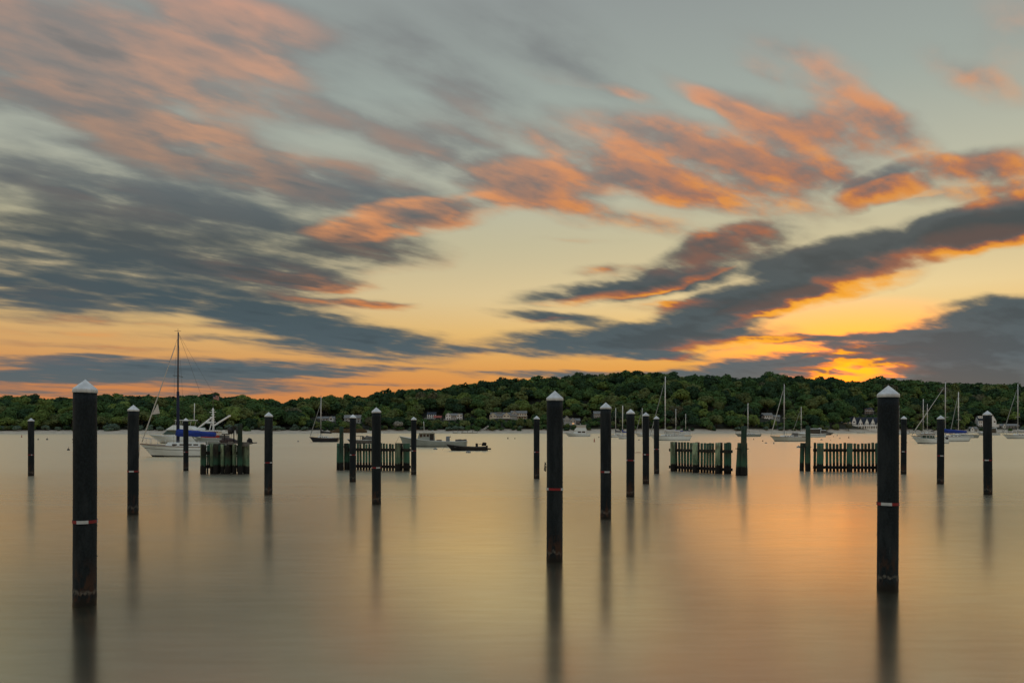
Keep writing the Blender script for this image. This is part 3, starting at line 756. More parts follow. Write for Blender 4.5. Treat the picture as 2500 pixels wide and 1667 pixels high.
def trunk_bm(seed, h, r):
    rr = random.Random(seed); bm = bmesh.new()
    bm_tube(bm, [(0, 0, -1.5), (.1, 0, h * .35), (rr.uniform(-.3, .3), .1, h * .62), (rr.uniform(-.4, .4), 0, h * .85)], [r * 1.3, r, r * .7, r * .3], 7)
    for k in range(5):
        a = k * 1.26 + rr.uniform(-.4, .4); z = h * rr.uniform(.35, .6); l = h * rr.uniform(.2, .32)
        bm_tube(bm, [(0, 0, z), (math.cos(a) * l * .6, math.sin(a) * l * .6, z + l * .5), (math.cos(a) * l, math.sin(a) * l, z + l)], [r * .55, r * .35, r * .12], 5)
    return bm
rt = random.Random(21)
# house plots: px0, px1, row of the visible foot -> nothing in front may rise above that row
PLOTS = []
def plot(x0, x1, row, top):
    s = s_for_row((x0 + x1) / 2, row)
    PLOTS.append((x0, x1, row, top, s)); return s

# ------------------------------------------------------------------ houses on the far shore
M_WHITE_W = mat('white_clapboard', (.80, .82, .82), .75, .12, .8, stretch=(1, 1, 12))
M_GREY_W = mat('grey_shingle_wall', (.40, .42, .41), .85, .25, 1.5, stretch=(1, 1, 8))
M_CREAM_W = mat('cream_clapboard', (.66, .62, .50), .8, .15, .8, stretch=(1, 1, 12))
M_DARK_W = mat('dark_stained_wall', (.07, .07, .07), .85, .25, 1.0)
M_ROOF_G = mat('grey_shingle_roof', (.22, .23, .235), .9, .3, .7)
M_ROOF_N = mat('navy_slate_roof', (.030, .040, .060), .8, .25, .7)
M_ROOF_R = mat('faded_red_roof', (.33, .085, .065), .8, .2, .5)
M_TRIM = mat('white_trim', (.82, .83, .83), .6, .08, 2)
M_GLASS = mat('dark_window_glass', (.02, .024, .028), .12, .1, 2, spec=.5)
M_BRICK = mat('chimney_brick', (.17, .10, .08), .9, .3, 3)
def lit_glass():
    m = bpy.data.materials.new('lit_window'); m.use_nodes = True; b = m.node_tree.nodes['Principled BSDF']
    t = NT(m.node_tree); tc = t.node('ShaderNodeTexCoord'); n = t.noise(tc.outputs['Object'], 1.5, 2, .5)
    b.inputs['Base Color'].default_value = (.3, .15, .06, 1)
    t.put(b, 'Emission Color', t.mix(n, (1, .40, .12, 1), (1, .62, .28, 1))); b.inputs['Emission Strength'].default_value = .65
    return m
M_LITG = lit_glass()
def window(par, x, z, w, h, y, glass=None, bars=True):
    f = bmesh.new(); t = max(.09, w * .10)
    bm_box(f, x - w / 2 - t, x + w / 2 + t, y - .10, y - .002, z - t, z); bm_box(f, x - w / 2 - t, x + w / 2 + t, y - .10, y - .002, z + h, z + h + t)
    bm_box(f, x - w / 2 - t, x - w / 2, y - .10, y - .002, z, z + h); bm_box(f, x + w / 2, x + w / 2 + t, y - .10, y - .002, z, z + h)
    if bars: bm_box(f, x - .05, x + .05, y - .09, y - .05, z, z + h)
    o = obj('window', f, M_TRIM, par)
    obj('pane', box(x - w / 2, x + w / 2, y - .045, y - .003, z, z + h), glass or M_GLASS, o)
def gable_roof_x(x0, x1, y0, y1, z, h, ov=.5, th=.22):
    """ridge along x"""
    ym = (y0 + y1) / 2; sl = h / (ym - y0); e = sl * ov
    bm = poly([(y0 - ov, z - e), (ym, z + h), (y1 + ov, z - e), (y1 + ov, z - e + th), (ym, z + h + th * 1.15), (y0 - ov, z - e + th)], x0 - ov, x1 + ov)
    for v in bm.verts: v.co = Vector((v.co.y, v.co.x, v.co.z))
    bmesh.ops.recalc_face_normals(bm, faces=bm.faces[:])
    return bm
def gable_roof_y(x0, x1, y0, y1, z, h, ov=.4, th=.22):
    xm = (x0 + x1) / 2; e = h / (xm - x0) * ov
    return poly([(x0 - ov, z - e), (xm, z + h), (x1 + ov, z - e), (x1 + ov, z - e + th), (xm, z + h + th * 1.15), (x0 - ov, z - e + th)], y0 - ov, y1)
def gable_end(par, x0, x1, y, z, h, m, d=.3):
    return obj('gable_wall', poly([(x0, z), (x1, z), ((x0 + x1) / 2, z + h)], y, y + d), m, par)
def deck(par, x0, x1, y, z, dep=2.6):
    d = obj('deck', box(x0, x1, y - dep, y - .01, z - .25, z), M_GREY_W, par)
    bm = bm_box(bmesh.new(), x0, x1, y - dep, y - dep + .1, z + .9, z + 1.02); obj('railing', bm, M_TRIM, d)
    n = max(3, int((x1 - x0) / .7))
    for i in range(n + 1):
        xx = x0 + (x1 - x0) * i / n; obj('baluster', box(xx - .07, xx + .07, y - dep + .02, y - dep + .09, z, z + .9), M_TRIM, d)
    for i in range(3):
        xx = x0 + .3 + (x1 - x0 - .6) * i / 2; obj('deck_post', box(xx - .15, xx + .15, y - dep + .2, y - dep + .45, z - 5, z - .251), M_GREY_W, d)
class House:
    def __init__(s, label, x0, x1, row, top, sback=0, name='house'):
        s.s = plot(x0, x1, row, top) + sback
        c = (x0 + x1) / 2; P = land_point(c, s.s); s.Y = P.y; s.k = s.Y / F; s.cx = c
        s.z0 = HC + (YH - row) / F * s.Y                       # foot as seen
        s.t = thing(name, label, 'house', (P.x, P.y, s.z0))
    def X(s, px): return (px - s.cx) * s.k
    def Z(s, row): return HC + (YH - row) / F * s.Y - s.z0
    def wall(s, x0, x1, zt, m, y0=0, dep=7, z=-5): return obj('wall', box(s.X(x0), s.X(x1), y0, y0 + dep, z, zt), m, s.t)
    def roofx(s, x0, x1, z, h, m, y0=0, dep=7):
        for xx in (x0, x1):
            X = s.X(xx); a = .03 if xx == x0 else -.33
            bm = poly([(y0, z), (y0 + dep, z), (y0 + dep / 2, z + h)], X + a, X + a + .3)
            for v in bm.verts: v.co = Vector((v.co.y, v.co.x, v.co.z))
            bmesh.ops.recalc_face_normals(bm, faces=bm.faces[:]); obj('gable_wall', bm, s.m, s.t)
        return obj('roof', gable_roof_x(s.X(x0), s.X(x1), y0, y0 + dep, z, h), m, s.t)
    def front(s, x0, x1, z, h, mw, mr, y0=-1.2, dep=5, z0=-5, wins=1, glass=None, wh=None):
        a, b = s.X(x0), s.X(x1)
        obj('wall', box(a, b, y0, y0 + dep, z0, z), mw, s.t); gable_end(s.t, a, b, y0, z + .003, h, mw)
        obj('roof', gable_roof_y(a, b, y0, y0 + dep, z, h), mr, s.t)
        for i in range(wins):
            w = (b - a) / wins * .5; window(s.t, a + (b - a) * (i + .5) / wins, z - (wh or 1.6), w, (wh or 1.6) * .85, y0, glass)
    def wins(s, x0, x1, n, z, h, frac=.5, y=0, glass=None):
        for i in range(n):
            w = (s.X(x1) - s.X(x0)) / n; window(s.t, s.X(x0) + w * (i + .5), z, w * frac, h, y, glass)
    def chimney(s, px, z, h, y=3.5): obj('chimney', box(s.X(px) - .55, s.X(px) + .55, y - .5, y + .5, z - 1.5, z + h, .04), M_BRICK, s.t)
    def door(s, px, y=0, z=0, h=2.1):
        d = obj('door', box(s.X(px) - .5, s.X(px) + .5, y - .06, y - .004, z, z + h), M_DARK_W, s.t)
        obj('handle', box(s.X(px) + .3, s.X(px) + .38, y - .12, y - .061, z + .95, z + 1.1), M_TRIM, d)

h = House('low white ranch house among trees above the navy sloop', 772, 818, 1027, 1014); h.m = M_WHITE_W
h.wall(774, 816, 2.6, M_WHITE_W); h.roofx(774, 816, 2.6, 2.0, M_ROOF_G); h.wins(776, 800, 4, .7, 1.4); h.front(803, 814, 3.0, 2.0, M_WHITE_W, M_ROOF_G); h.door(801); h.chimney(783, 4.2, 1.4)
h = House('grey shingled house half hidden by trees behind the timber screen', 838, 882, 1030, 1011); h.m = M_GREY_W
h.wall(840, 880, 4.6, M_GREY_W); h.roofx(840, 880, 4.6, 3.0, M_ROOF_G); h.wins(842, 878, 5, 2.6, 1.4); h.wins(842, 870, 3, .2, 1.5); h.chimney(872, 7, 1.2); h.door(875)
h = House('white columned house with dark roof beside the red awning', 1040, 1066, 1022, 1004); h.m = M_WHITE_W
h.wall(1043, 1064, 5.2, M_WHITE_W); h.roofx(1043, 1064, 5.2, 2.6, M_ROOF_N); h.wins(1043.5, 1063.5, 4, 3.2, 1.5); h.wins(1043.5, 1063.5, 4, .6, 1.9); h.chimney(1046, 7, 1.3)
for i in range(5): obj('column', tube([(h.X(1043.5 + i * 5), -1.6, 0), (h.X(1043.5 + i * 5), -1.6, 5.0)], .22, 8), M_TRIM, h.t)
deck(h.t, h.X(1036), h.X(1064), -.2, 0.0, 2.2)
h2 = House('small pavilion with faded red awning roof between two white houses', 1057, 1080, 1024, 1013, -6, 'pavilion'); h2.m = M_DARK_W
h2.t['category'] = 'pavilion'
obj('awning', gable_roof_x(h2.X(1060), h2.X(1077), -2, 4, 2.6, 1.7, .8), M_ROOF_R, h2.t)
for px in (1060, 1077):
    for yy in (-2, 4): obj('post', box(h2.X(px) - .12, h2.X(px) + .12, yy - .12, yy + .12, -4, 2.4), M_TRIM, h2.t)
h = House('white house of many panes and balconies beside the red awning', 1086, 1131, 1024, 1006); h.m = M_WHITE_W
h.wall(1090, 1128, 5.0, M_GREY_W); h.roofx(1090, 1128, 5.0, 2.0, M_ROOF_G); h.front(1088, 1101, 5.2, 2.6, M_WHITE_W, M_ROOF_G, wins=2); h.front(1115, 1129, 5.0, 1.8, M_WHITE_W, M_ROOF_G, wins=2)
h.wins(1102, 1114, 3, 2.8, 1.5, .6); h.wins(1090, 1128, 7, .1, 1.7, .6, -1.3); deck(h.t, h.X(1084), h.X(1129), -1.3, -.3)
h = House('large grey gabled house with long white deck above the shore stairs', 1194, 1290, 1023, 1000); h.m = M_GREY_W
h.wall(1198, 1262, 4.0, M_GREY_W, dep=8); h.roofx(1198, 1262, 4.0, 3.6, M_ROOF_G, dep=8)
h.front(1195, 1212, 4.2, 3.2, M_CREAM_W, M_ROOF_G, wins=2); h.front(1228, 1245, 4.4, 3.4, M_CREAM_W, M_ROOF_G, wins=2)
h.wall(1248, 1286, 7.0, M_CREAM_W, 2, 8); h.roofx(1248, 1286, 7.0, 2.6, M_ROOF_G, 2, 8); h.wins(1262, 1285, 4, 4.6, 1.6, .6, 2); h.front(1250, 1262, 7.2, 2.6, M_GREY_W, M_ROOF_G, 1.2, 4, 3)
h.wins(1213, 1227, 3, 1.6, 1.6); h.wins(1246, 1285, 6, 1.2, 1.8, .6, 2); h.chimney(1256, 9, 1.8, 4); h.chimney(1218, 7, 1.4, 4)
obj('dormer', box(h.X(1212), h.X(1226), 1.6, 5, 5.0, 8.2), M_ROOF_G, h.t)
deck(h.t, h.X(1205), h.X(1250), -1.2, .6, 3); deck(h.t, h.X(1262), h.X(1288), 1.9, 3.4, 2)
h = House('timber chalet with glazed twin gables and a glowing orange window', 1373, 1418, 1036, 1013); h.m = M_GREY_W
h.wall(1376, 1416, 4.2, M_DARK_W); h.roofx(1376, 1416, 4.2, 2.6, M_ROOF_G)
h.front(1376, 1392, 5.6, 4.2, M_GREY_W, M_ROOF_G, -1.2, 6, -5, 3, None, 2.6); h.front(1390, 1406, 4.4, 3.2, M_GREY_W, M_ROOF_G, -2.6, 6, -5, 2, None, 1.9)
window(h.t, h.X(1399), .4, 2.2, 1.3, -2.6, M_LITG); h.wins(1407, 1415, 2, 1.4, 1.6); deck(h.t, h.X(1378), h.X(1408), -2.6, -.6, 2.4)
h = House('grey cottage glimpsed among trees behind the pile by the channel buoy', 1448, 1470, 1020, 1003); h.m = M_GREY_W
h.wall(1450, 1468, 5.0, M_GREY_W); h.roofx(1450, 1468, 5.0, 2.6, M_ROOF_G); h.wins(1451, 1467, 4, 2.8, 1.5); h.wins(1451, 1467, 3, .2, 1.5)
h = House('white cottage with navy side wall up the slope from the beach', 1858, 1908, 1025, 1007); h.m = M_WHITE_W
h.wall(1862, 1886, 5.4, M_WHITE_W); h.roofx(1862, 1886, 5.4, 2.4, M_ROOF_G); h.wins(1863, 1885, 4, 3.0, 1.6); h.wins(1863, 1885, 3, .2, 1.6); h.door(1884)
h.wall(1886.4, 1905, 3.6, M_GREY_W, .8, 6); h.roofx(1886.4, 1905, 3.6, 1.8, M_ROOF_G, .8, 6); h.wins(1888, 1904, 3, 1.2, 1.4, .5, .8); h.front(1858, 1864, 4.2, 2, M_DARK_W, M_ROOF_N, -1.5, 5)
# gabled inn
h = House('long white gabled inn with navy roof on the waterfront', 2056, 2162, 1046, 1012, 0, 'inn'); h.m = M_WHITE_W; h.t['category'] = 'inn'
h.wall(2079, 2160, 5.4, M_WHITE_W, 0, 9); h.roofx(2079, 2160, 5.4, 7.6, M_ROOF_N, 0, 9)
h.front(2080, 2090, 8.6, 5.6, M_WHITE_W, M_ROOF_N, -.3, 5, -3, 1)
for c in (2100, 2115.5, 2130, 2145, 2157): h.front(c - 4.8, c + 4.8, 6.6, 5.2, M_WHITE_W, M_ROOF_N, -1.0, 6, 3.2, 2, None, 2.3)
h.wins(2094, 2158, 12, .3, 2.6, .55, -.01)
for i in range(10): obj('column', box(h.X(2094 + i * 7) - .22, h.X(2094 + i * 7) + .22, -2.1, -1.7, -3, 3.0), M_TRIM, h.t)
obj('porch_roof', box(h.X(2092), h.X(2160), -2.4, -1.02, 3.01, 3.3), M_TRIM, h.t)
h.wall(2058, 2079, 5.0, M_CREAM_W, 1, 7); h.roofx(2058, 2079, 5.0, 2.8, M_ROOF_G, 1, 7); h.wins(2059, 2078, 4, 2.4, 1.6, .5, 1); h.wins(2059, 2078, 4, 0, 1.6, .5, 1)
h.front(2060, 2069, 6.4, 2.6, M_CREAM_W, M_ROOF_G, .2, 4); h.front(2072, 2079, 6.2, 2.2, M_CREAM_W, M_ROOF_G, .2, 4); h.chimney(2067, 8.5, 3.2)
h = House('white house with dark framed upper balconies behind the gabled inn', 2108, 2134, 1012, 994); h.m = M_WHITE_W
h.wall(2111, 2131, 7.0, M_DARK_W); h.roofx(2111, 2131, 7.0, 1.6, M_ROOF_N); h.wins(2112, 2130, 3, 4.6, 1.8, .7); h.wins(2112, 2130, 3, 1.8, 1.8, .7); deck(h.t, h.X(2110), h.X(2132), -.02, 3.9, 1.6)
h = House('white shorefront house with tall gable and lean-to by the docks', 2384, 2434, 1042, 1008); h.m = M_WHITE_W
h.wall(2389, 2420, 8.4, M_WHITE_W, 0, 8); h.roofx(2389, 2420, 8.4, 5.6, M_ROOF_N, 0, 8); h.front(2414, 2431, 8.0, 7.0, M_WHITE_W, M_ROOF_N, -1.2, 8, -4, 2, None, 2.4)
h.wins(2390, 2402, 3, 4.6, 2.0, .5); h.wins(2390, 2402, 3, .8, 2.0, .5); obj('dormer', box(h.X(2390), h.X(2400), .9, 4.6, 11.0, 14.0), M_WHITE_W, h.t); h.wins(2391, 2399, 2, 12.2, 1.1, .6, .9); obj('dormer_roof', box(h.X(2389.4), h.X(2400.6), .6, 4.8, 14.01, 14.4), M_ROOF_N, h.t)
h.wall(2431.5, 2440, 3.4, M_WHITE_W, -.5, 4); obj('lean_to_roof', box(h.X(2431), h.X(2441), -1.0, 3.8, 3.41, 3.8), M_ROOF_G, h.t)
h = House('grey boat shed with blue grey roof on the dock', 2366, 2390, 1053, 1040, 0, 'boat_shed'); h.m = M_GREY_W; h.t['category'] = 'shed'
h.wall(2369, 2387, 3.2, M_GREY_W, 0, 5); h.roofx(2369, 2387, 3.2, 2.4, M_ROOF_G, 0, 5); h.front(2369, 2377, 3.3, 2.2, M_WHITE_W, M_ROOF_G, -1, 4, -3); h.door(2383, 0, .1)
h = House('low dark roofed dock house beside the shorefront white house', 2438, 2490, 1046, 1030, 0, 'dock_house'); h.m = M_DARK_W
h.wall(2441, 2488, 3.6, M_DARK_W, 0, 7); h.roofx(2441, 2488, 3.6, 2.2, M_ROOF_G, 0, 7); h.wins(2443, 2486, 6, 1.2, 1.5); h.front(2447, 2455, 3.6, 2.4, M_WHITE_W, M_ROOF_G, -1.2, 4)
# shore stairs
def stairs(px0, px1, r0, r1, label):
    s0 = s_for_row((px0 + px1) / 2, r0); P = land_point(px0, max(s0, 12)); Y = P.y; k = Y / F
    t_ = thing('shore_stairs', label, 'stairs', P)
    n = 9; w = (px1 - px0) * k; z0 = HC + (YH - r0) / F * Y - P.z; z1 = HC + (YH - r1) / F * Y - P.z
    for i in range(n):
        f = i / (n - 1); obj('step', box(w * f - .5, w * f + .6, -.7, .7, z0 + (z1 - z0) * f - .1, z0 + (z1 - z0) * f + .1), M_TRIM, t_)
    for y in (-.7, .7):
        obj('handrail', tube([(0, y, z0 + 1.1), (w, y, z1 + 1.1)], .12, 6), M_TRIM, t_); obj('stringer', tube([(0, y, z0 - .2), (w, y, z1 - .2)], .15, 6), M_TRIM, t_)
        for i in (0, 4, 8): f = i / 8; obj('rail_post', box(w * f - .1, w * f + .1, y - .1, y + .1, z0 + (z1 - z0) * f - 3, z0 + (z1 - z0) * f + 1.1), M_TRIM, t_)
stairs(1176, 1192, 1051, 1041, 'white wooden stairs climbing the bank below the large gabled house')
# float dock with pilings
def float_dock(px0, px1, label, n):
    Y = shoreY((px0 + px1) / 2) - 14; k = Y / F; c = (px0 + px1) / 2; P = at(c, Y)
    t_ = thing('float_dock', label, 'dock', P); a, b = (px0 - c) * k, (px1 - c) * k
    wd = mat('dock_boards', (.17, .16, .145), .9, .35, 2)
    m = int((b - a) / 2.2)
    for i in range(m): obj('dock_section', box(a + (b - a) * i / m + .04, a + (b - a) * (i + 1) / m - .04, -1, 1, -.2, .55), wd, t_)
    for i in range(n):
        x = a + (b - a) * i / (n - 1); obj('piling', tube([(x, 1.2, -1), (x, 1.2, 3.4 + .6 * math.sin(i * 2.3))], .22, 8), wd, t_)
float_dock(1106, 1165, 'low float dock under the bank below the white houses', 6)
float_dock(2222, 2365, 'long float dock with pilings beside the boat shed', 11)
float_dock(2392, 2520, 'float dock with pilings before the low dock house', 10)
# ------------------------------------------------------------------ woods on the hillside
def row_of(p): return YH - (p.z - HC) / p.y * F
trees = []
occ = {}
def free(px, s, r):
    gx, gs = int(px // 30), int(s // 12)
    for i in range(gx - 2, gx + 3):
        for j in range(gs - 2, gs + 3):
            for (qx, qs, qr) in occ.get((i, j), ()):
                Y = shoreY(px) + s
                if ((qx - px) / F * Y) ** 2 + (qs - s) ** 2 < (.62 * (r + qr)) ** 2: return False
    return True
KINDS = ['olive green', 'mid green', 'dark green', 'yellow green', 'brownish green']
def clear_of_houses(px, r_px, s, top, base):
    for x0, x1, row, htop, hs in PLOTS:
        if px + r_px < x0 - 1 or px - r_px > x1 + 1: continue
        if s < hs - 1 and top < row - 1 and s > hs - 80: return False       # would stand in front of the house
        if hs - 4 <= s < hs + 14: return False                    # would stand inside it
    return True
for _ in range(26000):
    px = rt.uniform(-120, 2620); s = 30 + (rt.random() ** 1.15) * 256
    if len(trees) > 2300: break
    kk = s / CR_S
    r = rt.choice((rt.uniform(4.6, 8.0), rt.uniform(7.5, 12.0))) * (1.0 if s > 60 else .85)
    h = min(r * rt.uniform(1.7, 2.2) if s > 40 else r * rt.uniform(1.4, 1.8), 19)
    if not free(px, s, r): continue
    p = land_point(px, s)
    if s > CR_S - 45: h = min(h, r * 1.75)
    top = row_of(p + Vector((0, 0, h)))
    if top < tab(CREST, px) - 5: h = max(h - 3.5, 9)
    top = row_of(p + Vector((0, 0, h)))
    if not clear_of_houses(px, r / p.y * F, s, top, row_of(p)):
        r *= .5; h *= .45; top = row_of(p + Vector((0, 0, h)))
        if not clear_of_houses(px, r / p.y * F, s, top, row_of(p)): continue
    w = [.26, .36, .25, .11, .02]
    if s > 170: w = [.12, .34, .51, .02, .01]
    if px < 800 and s < 110: w = [.32, .30, .12, .24, .02]
    kind = rt.choices(KINDS, w)[0]
    trees.append((px, s, r, h, kind, p))
    occ.setdefault((int(px // 30), int(s // 12)), []).append((px, s, r))
NV = 6
crown_me = {}
def crown(kind, v):
    if (kind, v) not in crown_me:
        V, tint = crown_arrays(100 + v, 1300, .105, (.80, .9, .72, 1.0, .85, .78)[v], (20, 24, 18, 22, 26, 16)[v])
        crown_me[(kind, v)] = quad_mesh('crown', V, tint, LEAF[kind])
    return crown_me[(kind, v)]
trunks = []
for v in range(3):
    me = bpy.data.meshes.new('trunk'); b_ = trunk_bm(v, 1.0, .035); b_.to_mesh(me); b_.free(); me.materials.append(M_BARK); trunks.append(me)
def where(px, s):
    a = 'low on the slope' if s < 75 else ('mid slope' if s < 175 else 'along the ridge')
    marks = [(-900, 420, 'above the bare sandy shore'), (420, 700, 'behind the workboat'), (700, 960, 'behind the navy sloop'), (960, 1160, 'around the red awning'),
             (1160, 1330, 'around the large gabled house'), (1330, 1480, 'around the timber chalet'), (1480, 1800, 'behind the big white sloop'),
             (1800, 2040, 'around the white cottage'), (2040, 2200, 'above the gabled inn'), (2200, 3400, 'behind the right hand docks')]
    for a0, a1, m_ in marks:
        if a0 <= px < a1: return a, m_.replace('right hand docks', 'boat shed docks')
def place_tree(px, s, r, h, kind, p, name='broadleaf_tree', cat='tree', grp='trees on the far hillside', label=None):
    a, m_ = where(px, s)
    size = ('broad' if r > 9 else 'small' if r < 6 else 'medium') + (' tall' if h > 1.95 * r else ' low' if h < 1.6 * r else '')
    t_ = thing(name, label or f'{size} {kind} broadleaf tree {a} {m_}', cat, p, rt.uniform(0, 6.28), grp)
    v = rt.randrange(NV)
    hc = h - r * (.80, .9, .72, 1.0, .85, .78)[v] * .95
    tr = obj('trunk', trunks[rt.randrange(3)], None, t_); tr.scale = (h * .9, h * .9, h * .9)
    c = obj('crown', crown(kind, v), None, t_, (0, 0, hc)); sx = r * rt.uniform(.95, 1.12); c.scale = (sx, sx * rt.uniform(.85, 1.1), r * rt.uniform(.82, 1.15))
    return t_
inview = [t for t in trees if -60 < t[0] < 2560]
inview.sort(key=lambda t: -(t[2] / t[5].y) * (1.25 if t[1] < 90 else 1.0))
single = inview[:290]; ids = set(id(t) for t in single)
for t in single: place_tree(*t)
rest = [t for t in trees if id(t) not in ids]
base = [crown_arrays(300 + v, 420, .160, (.8, .9, .72, 1.0)[v], 18) for v in range(4)]
for kind in KINDS:
    Vs = []; Ts = []
    for (px, s, r, h, k, p) in rest:
        if k != kind: continue
        V, T = base[rt.randrange(4)]; a = rt.uniform(0, 6.28); ca, sa = math.cos(a), math.sin(a)
        Rm = np.array([[ca, -sa, 0], [sa, ca, 0], [0, 0, 1]])
        Vs.append((V @ Rm.T) * np.array([r, r, r * rt.uniform(.8, 1.2)]) + np.array([p.x, p.y, p.z + h - r * .8])); Ts.append(np.clip(T + rt.uniform(-.25, .25), 0, 1))
    me = quad_mesh('woodland', np.concatenate(Vs), np.concatenate(Ts), LEAF[kind])
    tag(obj('woodland', me), kind + ' crowns of the wood covering the far hillside', 'woodland', None, 'stuff')
print('TREES', len(trees), len(single), len(rest))
# shrubs along the bank
ns = 0
for _ in range(900):
    px = rt.uniform(-60, 2560); s = rt.uniform(21, 42)
    left = px < 760
    if not left and 1660 < px < 1850 and rt.random() < .6: continue
    r = rt.uniform(2.0, 4.2) if left else rt.uniform(2.0, 3.8)
    if not free(px, s, r * .8): continue
    p = land_point(px, s); h = r * 1.35
    if not clear_of_houses(px, r / p.y * F, s, row_of(p + Vector((0, 0, h))), 0): continue
    kind = 'grey green' if (left and rt.random() < .7) or rt.random() < .12 else rt.choice(['mid green', 'dark green', 'olive green', 'dark green'])
    a, m_ = where(px, s)
    place_tree(px, s, r, h, kind, p, 'shore_shrub', 'shrub', 'shrubs along the far bank', f'{("large " if r > 3.3 else "small " if r < 2.6 else "")}{kind} shrub on the bank {m_}')
    occ.setdefault((int(px // 30), int(s // 12)), []).append((px, s, r)); ns += 1
    if ns >= 230: break
# flowering white tree beside the houses
for px, row, r, lab in ((971, 1050, 4.6, 'small white blossoming tree at the water edge behind the screen'), (2072, 1052, 4.5, 'bare twiggy pale tree in front of the gabled inn')):
    s = max(s_for_row(px, row), 14); p = land_point(px, s)
    key = 'white blossoming'
    if key not in LEAF: LEAF[key] = leaf_material('blossom', (.20, .20, .18), (.40, .40, .37))
    place_tree(px, s, r, r * 2.0, key if px < 1500 else 'brownish green', p, 'blossoming_tree' if px < 1500 else 'bare_tree', 'tree', None, lab)
# reed bed
def reeds(x0, x1, n, label):
    g = np.random.default_rng(5); V = []; T = []
    for i in range(n):
        px = g.uniform(x0, x1); s = g.uniform(3, 15); p = land_point(px, s); h = g.uniform(2.2, 3.6) * min(1, (px - x0 + 5) / 25, (x1 - px + 5) / 12); w = g.uniform(.05, .12); lx = g.uniform(-.4, .4)
        V += [(p.x - w, p.y, p.z), (p.x + w, p.y, p.z), (p.x + lx + w * .3, p.y + .1, p.z + h), (p.x + lx - w * .3, p.y + .1, p.z + h)]; T.append(g.uniform(0, 1))
    m = leaf_material('dry_reeds', (.105, .070, .045), (.17, .12, .075))
    tag(obj('reed_bed', quad_mesh('reed_bed', np.array(V), np.array(T), m)), label, 'reeds', None, 'stuff')
reeds(805, 896, 3000, 'brown bed of dry reeds at the edge of the far shore')
# ================================================================== boats
M_HULLW = mat('white_gelcoat', (.68, .75, .77), .35, .10, 1.2, stretch=(1, 1, 3), rnd=.08)
M_HULLG = mat('grey_green_hull', (.28, .33, .32), .5, .18, 1.2, stretch=(1, 1, 3))
M_HULLC = mat('cream_hull', (.48, .50, .46), .4, .12, 1.2)
M_NAVY = mat('navy_hull', (.010, .013, .024), .35, .2, 2)
M_BLACKH = mat('black_hull', (.012, .012, .014), .45, .2, 2)
M_BOOT = mat('black_boot_stripe', (.010, .012, .018), .5, .2, 3)
M_BOOTB = mat('blue_boot_stripe', (.015, .03, .07), .5, .2, 3)
M_DECK = mat('pale_deck', (.52, .51, .47), .7, .15, 3)
M_ALU = mat('grey_spar', (.52, .54, .55), .4, .15, 3, metal=.1)
M_SPARW = mat('white_spar', (.78, .80, .80), .4, .10, 3)
M_SPARD = mat('dark_spar', (.035, .038, .055), .5, .2, 3)
M_BLUE = mat('royal_blue_canvas', (.012, .045, .30), .85, .35, 2.5, bump=.3, stretch=(.6, 2, 2))
M_NAVYC = mat('navy_canvas', (.012, .018, .05), .85, .3, 2.5, bump=.3)
M_SAIL = mat('furled_sailcloth', (.52, .52, .49), .8, .2, 2, stretch=(3, 3, .5))
M_SAILG = mat('grey_furled_sail', (.26, .28, .27), .8, .25, 2)
M_WIRE = mat('rigging_wire', (.10, .10, .10), .5, .2, 5, metal=.4)
M_TINT = mat('green_tinted_glass', (.035, .075, .065), .15, .2, 2, spec=.5)
M_TEAK = mat('teak_trim', (.16, .085, .045), .7, .3, 4, stretch=(.5, 4, 4))
M_REDP = mat('boat_red_paint', (.30, .03, .025), .6, .2, 4)
M_GREYP = mat('grey_work_gear', (.13, .13, .125), .85, .4, 3)
M_BLK = mat('black_rubber', (.014, .014, .015), .6, .2, 4)

